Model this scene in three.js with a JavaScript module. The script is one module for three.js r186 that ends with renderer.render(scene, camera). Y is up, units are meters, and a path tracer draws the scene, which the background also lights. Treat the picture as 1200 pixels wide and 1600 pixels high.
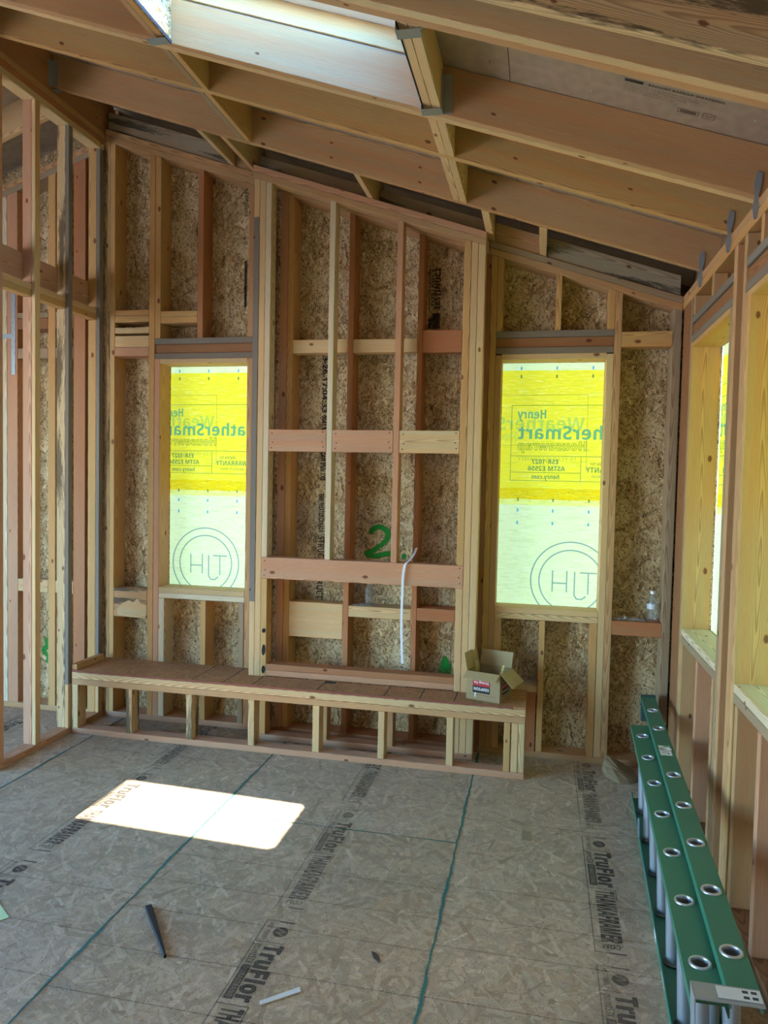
import * as THREE from 'three';
import { Sky } from 'three/addons/objects/Sky.js';
import { ImprovedNoise } from 'three/addons/math/ImprovedNoise.js';
import { mergeGeometries } from 'three/addons/utils/BufferGeometryUtils.js';

// ---------------------------------------------------------------- camera, sky, sun, exposure
const scene = new THREE.Scene();
const rad = Math.PI / 180;
const camera = new THREE.PerspectiveCamera(2 * Math.atan(800 / 1150) / rad, 0.75, 0.05, 300);
camera.position.set(0, 1.68, 0);
camera.rotation.order = 'YXZ';
camera.rotation.set(-2.602 * rad, 11.986 * rad, 1.1997 * rad);
const sunDir = new THREE.Vector3(0.152, 1, 0.166).normalize();
const sky = new Sky();
sky.scale.setScalar(200);
Object.assign(sky.material.uniforms.turbidity, { value: 2.2 });
Object.assign(sky.material.uniforms.rayleigh, { value: 1.8 });
Object.assign(sky.material.uniforms.mieCoefficient, { value: 0.004 });
Object.assign(sky.material.uniforms.mieDirectionalG, { value: 0.75 });
sky.material.uniforms.sunPosition.value.copy(sunDir);
scene.add(sky);
const sun = new THREE.DirectionalLight(0xfff6ea, 17);
sun.position.copy(sunDir).multiplyScalar(20); sun.target.position.set(0, 0, 0);
sun.castShadow = true; sun.shadow.mapSize.set(4096, 4096);
Object.assign(sun.shadow.camera, { left: -9, right: 9, top: 9, bottom: -9, near: 1, far: 45 });
scene.add(sun, sun.target);
const renderer = new THREE.WebGLRenderer({ antialias: true });
renderer.toneMapping = THREE.LinearToneMapping;
renderer.toneMappingExposure = 1.9;
renderer.shadowMap.enabled = true;

// ---------------------------------------------------------------- helpers
let seed = 12345;
const rnd = () => { seed = (seed * 1664525 + 1013904223) >>> 0; return seed / 4294967296; };
const rr = (a, b) => a + (b - a) * rnd();
const perlin = new ImprovedNoise();
const nz = (x, y, z = 0) => perlin.noise(x, y, z);
const sstep = (a, b, x) => { const t = Math.min(1, Math.max(0, (x - a) / (b - a))); return t * t * (3 - 2 * t); };
const srgb = (hex) => new THREE.Color(hex);

function dataTex(data, w, h, { color = true, wrap = THREE.RepeatWrapping } = {}) {
  const t = new THREE.DataTexture(data, w, h, THREE.RGBAFormat);
  t.wrapS = t.wrapT = wrap; t.magFilter = THREE.LinearFilter; t.minFilter = THREE.LinearMipmapLinearFilter; t.generateMipmaps = true;
  if (color) t.colorSpace = THREE.SRGBColorSpace;
  t.needsUpdate = true; return t;
}
// lumber: grain along v; one texture covers 0.2 m x 1.6 m
function woodTexture(s, kind) {
  const W = 384, H = 1024, d = new Uint8Array(W * H * 4);
  const cx = [0.09, 0.3, 0.12, 0.06][kind], d0 = [0.012, 0.25, 0.03, 0.02][kind], taper = [0.022, 0.006, 0.02, 0.05][kind];
  const knots = kind === 1 ? [[0.05, 0.5, 0.006]] : [[0.05, 0.3, 0.011], [0.13, 0.95, 0.009], [0.16, 1.35, 0.006]];
  for (let y = 0; y < H; y++) for (let x = 0; x < W; x++) {
    const u = x / W * 0.2, v = y / H * 1.6;
    let warp = 0.012 * nz(v * 1.7 + s * 7.1, u * 6, s) + 0.003 * nz(v * 8, u * 20, s + 3);
    let kd = 0;
    for (const [ku, kv, kr] of knots) {
      const du = u - ku, dv = (v - kv) * 0.55, q = Math.hypot(du, dv);
      warp += Math.sign(du || 1) * kr * 1.0 * Math.exp(-(q * q) / (kr * kr * 7)) * 0.8;
      kd = Math.max(kd, 1 - sstep(kr * 0.55, kr * 1.15, q + 0.0015 * nz(u * 260, v * 160, s)));
    }
    const r = Math.hypot(u - cx + warp, d0 + taper * v + 0.006 * nz(v * 0.9, u * 3, s + 9));
    const f = (r / (kind === 1 ? 0.0026 : 0.0038)) % 1;
    const late = sstep(0.35, 0.9, f) * (1 - sstep(0.92, 1, f));
    const fib = nz(u * 700, v * 9, s) * 0.5 + nz(u * 1500, v * 20, s + 5) * 0.35;
    const big = nz(u * 9 + s, v * 1.1, s + 2), hue = nz(u * 34 + s, v * 0.8, s + 7);
    let t = late * 0.6 + fib * 0.36;
    let R = 246 - t * 70 + big * 14, G = 240 - t * 84 + big * 16, B = 230 - t * 92 + big * 17;
    R += hue * 10; G -= hue * 10; B -= hue * 22;
    if (kd > 0) { R += (122 - R) * kd * 0.8; G += (78 - G) * kd * 0.8; B += (48 - B) * kd * 0.8; }
    if (kind === 2) { // blue stain / mildew streaks
      const m = sstep(0.02, 0.42, nz(u * 22 + s, v * 1.6, 4) + 0.35 * nz(u * 160, v * 14, 6) + 0.2 * nz(u * 600, v * 60, 8));
      R += (78 - R) * m * 0.72; G += (75 - G) * m * 0.72; B += (68 - B) * m * 0.72;
    }
    const o = (y * W + x) * 4; d[o] = Math.max(0, Math.min(255, R)); d[o + 1] = Math.max(0, Math.min(255, G)); d[o + 2] = Math.max(0, Math.min(255, B)); d[o + 3] = 255;
  }
  const t = dataTex(d, W, H, { wrap: THREE.MirroredRepeatWrapping }); t.repeat.set(1 / 0.2, 1 / 1.6); return t;
}
const woodTex = [0, 1, 2, 3].map((k) => woodTexture(k * 3.7 + 1, k));
const woodCache = {};
function wood(tex, hex) {
  const k = tex + '_' + hex;
  return woodCache[k] ??= new THREE.MeshStandardMaterial({ name: 'lumber', map: woodTex[tex], color: hex, roughness: 0.78 });
}
// oriented strand board, painted strand by strand
function strandBoard(N, size, base, palette, { count, len, wid, flecks, fleckCol, bias = 0, patch = 0, patchCol, rim: rimShade = 0.82, fleck = [0.002, 0.011, 0.0008, 0.0026] }) {
  const d = new Float32Array(N * N * 3), hgt = new Float32Array(N * N);
  for (let i = 0; i < N * N; i++) { const g = 1 + 0.08 * (rnd() - 0.5); d[i * 3] = base[0] * g; d[i * 3 + 1] = base[1] * g; d[i * 3 + 2] = base[2] * g; }
  const px = N / size;
  const strand = (cx, cy, L, w, a, col, al, hh) => {
    const ca = Math.cos(a), sa = Math.sin(a), ex = Math.abs(ca) * L / 2 + Math.abs(sa) * w / 2 + 1, ey = Math.abs(sa) * L / 2 + Math.abs(ca) * w / 2 + 1, ph = rnd() * 50;
    for (let y = Math.floor(cy - ey); y <= cy + ey; y++) for (let x = Math.floor(cx - ex); x <= cx + ex; x++) {
      const p = (x - cx) * ca + (y - cy) * sa, q = -(x - cx) * sa + (y - cy) * ca;
      const e = Math.abs(q) - w / 2 * (1 - 0.25 * Math.abs(Math.sin(p * 0.05 + ph)));
      if (Math.abs(p) > L / 2 || e > 0) continue;
      const o = ((y % N + N) % N) * N + ((x % N + N) % N), g = 1 + 0.07 * Math.sin(q * 2.3 + ph) * Math.cos(p * 0.07 + ph);
      const rim = e > -1 ? rimShade : 1;
      for (let c = 0; c < 3; c++) d[o * 3 + c] += (col[c] * g * rim - d[o * 3 + c]) * al;
      hgt[o] = hh;
    }
  };
  for (let i = 0; i < count; i++) {
    const c = palette[Math.floor(rnd() * palette.length)], g = rr(0.88, 1.1);
    strand(rnd() * N, rnd() * N, rr(len[0], len[1]) * px, rr(wid[0], wid[1]) * px, (bias ? Math.PI / 2 + (rnd() + rnd() - 1) * bias : rnd() * Math.PI), c.map((v) => v * g), rr(0.45, 0.95), rnd());
  }
  if (patch) for (let y = 0; y < N; y++) for (let x = 0; x < N; x++) {
    const m = patch * sstep(0.05, 0.5, nz(Math.cos(x / N * 6.283) * 1.6, Math.sin(x / N * 6.283) * 1.6 + Math.cos(y / N * 6.283), Math.sin(y / N * 6.283) * 1.6)), o = (y * N + x) * 3;
    for (let c = 0; c < 3; c++) d[o + c] += (patchCol[c] - d[o + c]) * m;
  }
  for (let i = 0; i < flecks; i++) strand(rnd() * N, rnd() * N, rr(fleck[0], fleck[1]) * px, Math.max(1.2, rr(fleck[2], fleck[3]) * px), (bias ? Math.PI / 2 + (rnd() + rnd() - 1) * bias * 1.2 : rnd() * Math.PI), fleckCol.map((v) => v * rr(0.7, 1.7)), rr(0.5, 0.95), 0);
  const out = new Uint8Array(N * N * 4), hm = new Uint8Array(N * N * 4);
  for (let i = 0; i < N * N; i++) { for (let c = 0; c < 3; c++) { out[i * 4 + c] = Math.max(0, Math.min(255, d[i * 3 + c])); hm[i * 4 + c] = hgt[i] * 255; } out[i * 4 + 3] = hm[i * 4 + 3] = 255; }
  const t = dataTex(out, N, N), b = dataTex(hm, N, N, { color: false }); t.repeat.set(1 / size, 1 / size); b.repeat.set(1 / size, 1 / size);
  return [t, b];
}
const [osbWall, osbWallB] = strandBoard(2048, 1.5, [208, 188, 154], [[224, 206, 174], [212, 190, 154], [198, 172, 134], [178, 150, 112], [234, 220, 192], [206, 182, 144], [158, 128, 92]], { count: 7000, len: [0.02, 0.1], wid: [0.004, 0.026], flecks: 11000, fleck: [0.004, 0.02, 0.0016, 0.0048], fleckCol: [58, 42, 28], bias: 1.5, patch: 0.7, patchCol: [232, 216, 186], rim: 1 });
const [osbFloor, osbFloorB] = strandBoard(2048, 1.7, [210, 191, 168], [[212, 194, 172], [206, 187, 164], [201, 181, 156], [218, 203, 184], [208, 189, 166], [194, 171, 146], [213, 196, 174], [204, 184, 161]], { count: 7000, len: [0.03, 0.16], wid: [0.004, 0.03], flecks: 16000, fleckCol: [150, 124, 94], rim: 0.86 });
const mOsbWall = new THREE.MeshStandardMaterial({ name: 'wall_strand_board', map: osbWall, bumpMap: osbWallB, bumpScale: 0.0012, roughness: 0.9, color: 0xf6eedc });
const floorMats = [0xe8e1d6, 0xe2dacc, 0xece5da].map((c) => new THREE.MeshStandardMaterial({ name: 'floor_strand_board', map: osbFloor, bumpMap: osbFloorB, bumpScale: 0.0006, roughness: 0.72, color: c }));
const mOsbBench = new THREE.MeshStandardMaterial({ name: 'bench_strand_board', map: osbFloor, bumpMap: osbFloorB, bumpScale: 0.0008, roughness: 0.75, color: 0xdcb088 });

// chamfered stick with grain along its longest axis; uv in metres
function stick(x0, x1, y0, y1, z0, z1, { c = 0.0022, axis, slope = 0, xr = 0, top = 0 } = {}) {
  const lo = [Math.min(x0, x1), Math.min(y0, y1), Math.min(z0, z1)], hi = [Math.max(x0, x1), Math.max(y0, y1), Math.max(z0, z1)];
  const size = hi.map((v, i) => v - lo[i]);
  c = Math.min(c, Math.min(...size) * 0.2);
  const L = axis ?? size.indexOf(Math.max(...size));
  const ou = rr(0, 3), ov = rr(0, 6), P = [], U = [];
  const pt = (sg, a) => sg.map((s, i) => (s > 0 ? hi[i] - (i === a ? 0 : c) : lo[i] + (i === a ? 0 : c)));
  const uvOf = (p, a) => {
    const o = [0, 1, 2].filter((i) => i !== L);
    if (a === L) return [p[o[0]] + ou, p[o[1]] * 0.6 + ov];
    const w = o[0] === a ? o[1] : o[0];
    return [p[w] - lo[w] + ou + a * 0.37, p[L] - lo[L] + ov + a * 0.51];
  };
  const tri = (a, ps) => { for (const p of ps) { P.push(...p); U.push(...uvOf(p, a)); } };
  const mid = [0, 1, 2].map((i) => (lo[i] + hi[i]) / 2);
  const put = (a, ps) => { // orient outwards
    const A = new THREE.Vector3(...ps[0]), B = new THREE.Vector3(...ps[1]), C = new THREE.Vector3(...ps[2]);
    const n = B.clone().sub(A).cross(C.clone().sub(A)), o = A.clone().add(B).add(C).divideScalar(3).sub(new THREE.Vector3(...mid));
    const q = n.dot(o) < 0 ? ps.slice().reverse() : ps;
    tri(a, [q[0], q[1], q[2]]); if (q.length > 3) tri(a, [q[0], q[2], q[3]]);
  };
  for (let a = 0; a < 3; a++) {
    const b = (a + 1) % 3, e = (a + 2) % 3;
    for (const s of [-1, 1]) put(a, [[-1, -1], [1, -1], [1, 1], [-1, 1]].map(([p, q]) => { const g = []; g[a] = s; g[b] = p; g[e] = q; return pt(g, a); }));
    for (const p of [-1, 1]) for (const q of [-1, 1]) { // edges along axis e between faces a and b
      const g = (w) => { const t = []; t[a] = p; t[b] = q; t[e] = w; return t; };
      put(a === L ? b : a, [pt(g(-1), a), pt(g(1), a), pt(g(1), b), pt(g(-1), b)]);
    }
  }
  for (const p of [-1, 1]) for (const q of [-1, 1]) for (const r of [-1, 1]) put(0, [0, 1, 2].map((a) => pt([p, q, r], a)));
  if (slope || top) for (let i = 0; i < P.length; i += 3) {
    if (slope) P[i + 1] += slope * (P[i] - xr);
    if (top && P[i + 1] > mid[1]) P[i + 1] += top * (P[i] - mid[0]);
  }
  const geo = new THREE.BufferGeometry();
  geo.setAttribute('position', new THREE.Float32BufferAttribute(P, 3));
  geo.setAttribute('uv', new THREE.Float32BufferAttribute(U, 2));
  geo.computeVertexNormals();
  return geo;
}
function mesh(name, geo, mat, parent, label) {
  const m = new THREE.Mesh(geo, mat); m.name = name; m.castShadow = m.receiveShadow = true;
  if (label) m.userData.label = label;
  (parent || scene).add(m); return m;
}
const taken = {};
function thing(name, label, category, extra = {}) {
  const g = new THREE.Group();
  g.name = taken[name] ? name + '_' + String(taken[name]).padStart(3, '0') : name; taken[name] = (taken[name] || 0) + 1;
  g.userData = { label, category, ...extra }; scene.add(g); return g;
}
const structure = (name, label, category) => thing(name, label, category, { kind: 'structure' });
function base(g, x, y, z) { g.position.set(x, y, z); for (const c of g.children) c.position.sub(g.position); return g; }
const TINT = { light: 0xe4c494, tan: 0xcfa476, gold: 0xd8ac70, pink: 0xd6a482, red: 0xc0845a, brown: 0xa4724a, dark: 0x8c6a4c, weathered: 0xae9679, grey: 0x8c857c, pale: 0xe6d6b8, silver: 0xb6a892 };
const pool = ['light', 'tan', 'tan', 'gold', 'gold', 'pink', 'pink', 'red', 'light'];
function lumber(parent, name, x0, x1, y0, y1, z0, z1, tint, o = {}) {
  tint ??= pool[Math.floor(rnd() * pool.length)];
  const tex = o.tex ?? (rnd() < 0.45 ? 0 : rnd() < 0.6 ? 1 : 3);
  return mesh(name, stick(x0, x1, y0, y1, z0, z1, o), o.mat || wood(tex, TINT[tint]), parent, o.label);
}
function canvas(w, h, draw) {
  const c = document.createElement('canvas'); c.width = w; c.height = h; draw(c.getContext('2d'), w, h);
  const t = new THREE.CanvasTexture(c); t.colorSpace = THREE.SRGBColorSpace; t.magFilter = THREE.LinearFilter; return t;
}
// one line of lettering stretched to a given width (condensed or widened as the print is)
function fit(g, str, x, y, w, font, stroke) { g.save(); g.font = font; const k = w / Math.max(1, g.measureText(str).width); g.translate(x, y); g.scale(k, 1); g[stroke ? 'strokeText' : 'fillText'](str, 0, 0); g.restore(); }
function decalMat(tex, o = {}) { return new THREE.MeshStandardMaterial({ name: 'print', map: tex, transparent: true, roughness: 0.85, polygonOffset: true, polygonOffsetFactor: -1, ...o }); }
// flat print: centre, size, direction of its width, direction of its height
function decal(parent, name, mat, p, w, h, right, up) {
  const m = mesh(name, new THREE.PlaneGeometry(w, h), mat, parent);
  const R = new THREE.Vector3(...right).normalize(), Uv = new THREE.Vector3(...up).normalize();
  m.quaternion.setFromRotationMatrix(new THREE.Matrix4().makeBasis(R, Uv, R.clone().cross(Uv)));
  m.position.set(...p); m.castShadow = false; return m;
}
const metal = new THREE.MeshStandardMaterial({ name: 'galvanised_steel', color: 0xb4bcc0, metalness: 0.75, roughness: 0.42 });
const metalDull = new THREE.MeshStandardMaterial({ name: 'dull_galvanised_steel', color: 0x9aa2a6, metalness: 0.35, roughness: 0.5 });

// main planes of the house (metres)
const ZB = -4.515, ZO = -4.655, ZC = -4.365, ZCb = -4.454, XR = 0.765, XRo = 0.905, XL = -2.92, XLo = -3.005, M = -0.3315;
const yP = (x) => 3.008 + M * x;               // top of the sloping wall plates = underside of the rafters
const yL = (x) => 3.89 + 0.345 * (x + 3.0);    // the other roof slope, left of the ridge
const RH = 0.194;

// ---------------------------------------------------------------- ground and floor
{
  const g = mesh('ground', new THREE.BoxGeometry(90, 0.3, 90), new THREE.MeshStandardMaterial({ name: 'bare_earth', color: 0xa6a096, roughness: 1 }));
  g.position.set(-1, -0.75, -1); g.userData = { label: 'bare earth ground outside around the house', category: 'ground', kind: 'structure' };
}
const floor = structure('floor', 'grey tan strand board subfloor with printed lettering and green seams', 'floor');
{
  const cols = [[-5.6, -3.96], [-3.957, -2.752], [-2.749, -1.537], [-1.534, -0.3315], [-0.3285, 0.9]];
  const cuts = [[-4.66, -2.2, 0.2, 2.3], [-4.66, -3.5, -1.1, 1.3, 2.3], [-4.66, -2.31, 0.13, 2.3], [-4.66, -3.34, -0.9, 1.5, 2.3], [-4.66, -2.538, -0.1, 2.3]];
  const boxUV = (x0, x1, z0, z1) => {
    const s = stick(x0, x1, -0.028, 0, z0, z1, { c: 0.0012, axis: 2 }); const p = s.attributes.position, u = s.attributes.uv, ox = rr(0, 2), oz = rr(0, 2);
    for (let i = 0; i < p.count; i++) u.setXY(i, p.getX(i) + ox, p.getZ(i) + oz + p.getY(i)); return s;
  };
  cols.forEach(([x0, x1], i) => { for (let k = 0; k < cuts[i].length - 1; k++) mesh('floor_panel', boxUV(x0, x1, cuts[i][k] + 0.001, cuts[i][k + 1] - 0.001), floorMats[(i * 2 + k) % 3], floor); });
  mesh('subfloor_frame', stick(-5.6, 0.9, -0.3, -0.03, -4.66, 2.3), wood(0, TINT.dark), floor);
  // printed blocks: reading towards the camera, letter tops to the right
  const S = 900, ink = 'rgba(58,52,48,';
  const block = (fade) => canvas(Math.round(0.885 * S), Math.round(0.125 * S), (g, w, h) => {
    const X = (m) => m * S, a = fade; g.lineWidth = 3; g.strokeStyle = g.fillStyle = ink + 0.85 * a + ')'; const b = h - 6, t = 8;
    g.beginPath(); g.moveTo(2, t); g.lineTo(2, b); g.lineTo(w - 3, b); g.lineTo(w - 3, t); g.stroke();
    g.lineWidth = 6; g.beginPath(); g.moveTo(4, t); g.lineTo(4, h * 0.55); g.moveTo(w - 4, t); g.lineTo(w - 4, h * 0.55); g.stroke(); g.lineWidth = 3;
    for (const x of [0.13, 0.455]) { g.beginPath(); g.moveTo(X(x), t); g.lineTo(X(x), b); g.stroke(); }
    g.beginPath(); g.moveTo(X(0.455), t); g.lineTo(X(0.53), t); g.stroke();
    g.beginPath(); g.ellipse(X(0.065), h * 0.36, X(0.03), h * 0.22, 0, 0, 7); g.fill();
    g.save(); g.globalCompositeOperation = 'destination-out'; g.lineWidth = 5; g.beginPath(); g.moveTo(X(0.045), h * 0.5); g.lineTo(X(0.062), h * 0.22); g.lineTo(X(0.07), h * 0.45); g.lineTo(X(0.085), h * 0.25); g.stroke(); g.restore();
    g.textAlign = 'left'; fit(g, 'WEST FRASER', X(0.012), h * 0.82, X(0.108), 'bold 22px sans-serif');
    fit(g, 'TruFlor', X(0.142), h * 0.57, X(0.295), 'bold 84px sans-serif'); g.lineWidth = 4; fit(g, 'TruFlor', X(0.142), h * 0.57, X(0.295), 'bold 84px sans-serif', true); g.lineWidth = 3;
    fit(g, 'pointSIX', X(0.145), h * 0.87, X(0.11), 'bold 36px sans-serif');
    g.fillRect(X(0.262), h * 0.62, X(0.17), h * 0.25); g.save(); g.globalCompositeOperation = 'destination-out'; fit(g, 'DURASTRAND', X(0.27), h * 0.82, X(0.155), 'bold 24px sans-serif'); g.restore();
    fit(g, 'THANKAFRAMER', X(0.468), h * 0.72, X(0.352), 'bold 92px sans-serif'); g.lineWidth = 3; fit(g, 'THANKAFRAMER', X(0.468), h * 0.72, X(0.352), 'bold 92px sans-serif', true); g.lineWidth = 3; g.save(); g.translate(X(0.83), h * 0.12); g.rotate(Math.PI / 2); fit(g, '.COM', 0, 0, h * 0.62, 'bold 34px sans-serif'); g.restore();
    // worn ink
    g.save(); g.globalCompositeOperation = 'destination-out'; let q = 7; const r2 = () => (q = (q * 16807) % 2147483647) / 2147483647;
    for (let i = 0; i < 900; i++) { g.globalAlpha = 0.3 * r2(); g.fillRect(r2() * w, r2() * h, 2 + r2() * 9, 1 + r2() * 2); } g.restore();
  });
  const mats = [0.82, 0.6].map((f) => decalMat(block(f)));
  const put = (x, z0, i) => decal(floor, 'printed_lettering', mats[i], [x + 0.055, 0.0009, z0 + 0.44], 0.885, 0.125, [0, 0, 1], [1, 0, 0]);
  put(0.241, -3.556, 0); put(0.241, -4.526, 1); put(0.241, -2.6, 1);
  put(-0.962, -3.545, 1); put(-0.962, -2.572, 0); put(-0.962, -4.515, 1);
  put(-2.178, -3.69, 0); put(-2.178, -2.72, 0); put(-2.178, -4.655, 1); put(-3.45, -4.4, 0); put(-3.45, -3.43, 1);
  // green painted panel edges
  const green = decalMat(canvas(32, 1024, (g, w, h) => {
    let q = 11; const r2 = () => (q = (q * 16807) % 2147483647) / 2147483647;
    for (let y = 0; y < h; y++) { const c = 16 + 2 * Math.sin(y * 0.03) + 1.5 * Math.sin(y * 0.11), wd = 7 + 3 * Math.sin(y * 0.017 + 1) + r2() * 4; g.fillStyle = 'rgba(44,118,110,' + (0.6 + 0.4 * r2()) + ')'; g.fillRect(c - wd / 2, y, wd, 1); g.fillStyle = 'rgba(70,125,115,' + 0.3 * r2() + ')'; g.fillRect(c - wd, y, wd * 2, 1); }
  }));
  for (const x of [-3.958, -2.7505, -1.5355, -0.33]) for (const [a, b] of [[-4.5, -2.4], [-2.4, -0.3], [-0.3, 1.8]]) decal(floor, 'green_edge_paint', green, [x, 0.0011, (a + b) / 2], 0.032, b - a, [1, 0, 0], [0, 0, -1]);
  decal(floor, 'green_edge_paint', green, [-0.93, 0.0012, -3.34], 0.02, 1.2, [0, 0, 1], [1, 0, 0]);
  // thin printed spacing lines
  const line = decalMat(canvas(512, 8, (g, w) => { let q = 5; const r2 = () => (q = (q * 16807) % 2147483647) / 2147483647; for (let x = 0; x < w; x += 2) { g.fillStyle = 'rgba(52,46,40,' + (0.35 + 0.5 * r2()) + ')'; g.fillRect(x, 3, 2, 2); } }));
  const rule = (x0, x1, z) => decal(floor, 'spacing_line', line, [(x0 + x1) / 2, 0.0008, z], x1 - x0, 0.011, [1, 0, 0], [0, 0, -1]);
  for (const z of [-3.741, -2.937, -2.729, -2.533, -2.292, -2.06, -1.85]) rule(-1.53, -0.335, z);
  for (const z of [-3.96, -3.59, -2.606, -2.35, -2.1]) rule(-2.74, -1.54, z);
  for (const z of [-3.6, -2.979, -2.768, -2.574, -2.3, -2.1]) rule(-0.325, 0.75, z);
}

// ---------------------------------------------------------------- back wall
const wallBack = structure('wall_back', 'unfinished rear wall of timber studs with bare strand board sheathing', 'wall');
{
  const W = wallBack;
  const stud = (x0, x1, y0, y1, tint, o) => lumber(W, 'stud', x0, x1, y0, y1 ?? yP((x0 + x1) / 2) - 0.08, ZB, ZO, tint, { top: y1 === undefined ? M : 0, axis: 1, ...o });
  const B = (n, x0, x1, y0, y1, tint, d = 0.14, o = {}) => lumber(W, n, x0, x1, y0, y1, ZB, ZB - d, tint, { axis: 0, ...o });
  const P = 0.038;
  // bottom plate, sloping double top plates
  B('bottom_plate', -2.913, -1.83, 0, P, 'pink'); B('bottom_plate', -1.828, -0.34, 0, P, 'red'); B('bottom_plate', -0.338, 0.763, 0, P, 'tan');
  for (const [a, b, t1, t2] of [[-2.913, -1.8, 'tan', 'tan'], [-1.797, -0.345, 'pink', 'tan'], [-0.342, 0.763, 'weathered', 'tan']]) {
    lumber(W, 'top_plate', a, b, -0.04, 0, ZB, ZO, t1, { slope: M, xr: -3.008 / M + 0 }).position.y = 0;
    lumber(W, 'top_plate', a, b, -0.08, -0.041, ZB, ZO, t2, { slope: M, xr: -3.008 / M + 0 });
  }
  // left bay
  stud(-2.913, -2.876, P, undefined, 'light', { tex: 2 }); stud(-2.875, -2.839, P, undefined, 'gold');
  stud(-2.586, -2.545, P, undefined, 'gold'); stud(-2.543, -2.503, 2.579, undefined, 'gold'); stud(-2.543, -2.504, P, 2.443, 'pink');
  stud(-2.238, -2.199, 2.579, undefined, 'red');
  stud(-1.885, -1.85, 2.579, undefined, 'tan'); stud(-1.885, -1.85, P, 2.443, 'tan'); stud(-1.849, -1.812, P, undefined, 'tan');
  const header = (x0, x1) => {
    lumber(W, 'header_plate', x0, x1, 2.541, 2.579, ZB, ZO, 'grey', { axis: 0, tex: 1, label: 'grey coated header plate' });
    lumber(W, 'header_beam', x0, x1, 2.482, 2.54, ZB - 0.012, ZO, 'brown', { axis: 0, tex: 0 });
    lumber(W, 'header_plate', x0, x1, 2.444, 2.481, ZB, ZO, 'grey', { axis: 0, tex: 1, label: 'grey coated header plate' });
  };
  header(-2.543, -1.851); B('window_head', -2.503, -1.886, 2.412, 2.443, 'light');
  B('window_sill', -2.503, -1.886, 0.882, 0.918, 'light'); B('window_sill', -2.503, -1.886, 0.845, 0.881, 'pale');
  stud(-2.503, -2.461, P, 0.844, 'pale'); stud(-2.197, -2.159, P, 0.844, 'gold'); stud(-1.927, -1.889, P, 0.844, 'weathered');
  B('block', -2.838, -2.587, 0.70, 0.895, 'tan', 0.1, { tex: 2 });
  { const s = new THREE.Shape([[-2.8, 0.705], [-2.6, 0.702], [-2.588, 0.73], [-2.59, 0.79], [-2.63, 0.8], [-2.655, 0.83], [-2.69, 0.8], [-2.72, 0.815], [-2.77, 0.79], [-2.81, 0.75]].map((p) => new THREE.Vector2(...p))); const g = new THREE.ExtrudeGeometry(s, { depth: 0.006, bevelEnabled: true, bevelSize: 0.003, bevelThickness: 0.003, bevelSegments: 1 }); g.translate(0, 0, ZB - 0.004); const u = g.attributes.uv; for (let i = 0; i < u.count; i++) u.setXY(i, u.getY(i), u.getX(i)); mesh('split_face', g, wood(0, TINT.light), W, 'pale freshly split face of the block'); }
  for (const [y0, y1, t, d] of [[2.735, 2.772, 'gold', 0.14], [2.692, 2.733, 'gold', 0.14], [2.618, 2.656, 'light', 0.14], [2.526, 2.6, 'light', 0.09], [2.466, 2.524, 'pink', 0.12]]) B('block', -2.838, -2.587, y0, y1, t, d);
  for (const [y0, y1] of [[2.72, 2.757], [2.678, 2.718]]) B('block', -2.502, -2.239, y0, y1, 'gold');
  // middle bay, behind the furred frame
  stud(-1.668, -1.617, P, undefined, 'pink', { tex: 0 }); stud(-1.615, -1.577, P, undefined, 'gold');
  stud(-1.214, -1.178, P, undefined, 'red', { tex: 0 }); stud(-0.772, -0.738, P, undefined, 'red'); stud(-0.495, -0.457, P, undefined, 'tan');
  B('block', -1.576, -1.215, 2.467, 2.552, 'light', 0.09); B('block', -1.177, -0.773, 2.465, 2.548, 'light', 0.09); B('block', -0.737, -0.496, 2.459, 2.595, 'red', 0.06, { tex: 1 });
  B('block', -1.576, -1.215, 0.645, 0.873, 'light', 0.1, { tex: 1, label: 'wide rough sawn block' }); B('block', -1.177, -0.773, 0.795, 0.866, 'light'); B('block', -0.737, -0.496, 0.797, 0.876, 'red');
  // right bay
  stud(-0.361, -0.33, P, undefined, 'brown'); stud(-0.329, -0.292, P, undefined, 'gold'); stud(-0.291, -0.254, P, 2.437, 'tan'); stud(-0.291, -0.256, 2.579, undefined, 'gold');
  stud(0.054, 0.088, 2.579, undefined, 'gold'); stud(0.355, 0.393, 2.579, undefined, 'gold'); stud(0.355, 0.393, P, 2.437, 'light'); stud(0.394, 0.434, P, undefined, 'tan', { tex: 0 });
  header(-0.291, 0.393); B('window_head', -0.253, 0.354, 2.41, 2.443, 'light');
  B('window_sill', -0.253, 0.354, 0.88, 0.914, 'light'); B('window_sill', -0.253, 0.354, 0.843, 0.879, 'light');
  stud(-0.253, -0.216, P, 0.842, 'light'); stud(0.014, 0.05, P, 0.842, 'gold'); stud(0.314, 0.352, P, 0.842, 'gold');
  B('block', 0.435, 0.714, 2.474, 2.562, 'gold', 0.09); B('block', 0.435, 0.714, 0.783, 0.868, 'red');
  stud(0.715, 0.762, P, undefined, 'weathered');
  B('block', -0.215, 0.013, 0.4, 0.44, 'light'); stud(-0.05, 0.008, P, 0.398, 'red');
  // boards standing on the plates below the roof deck
  for (const [a, b, t, x] of [[-2.9, -2.024, 'silver', 2], [-1.982, -1.872, 'tan', 0], [-1.828, -1.072, 'silver', 2], [-1.031, -0.361, 'silver', 2], [-0.312, -0.052, 'tan', 0], [-0.005, 0.75, 'silver', 2]])
    lumber(W, 'plate_block', a, b, 0.002, 0.118, ZB - 0.012, ZB - 0.05, t, { slope: M, xr: -3.008 / M, tex: x });
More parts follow.
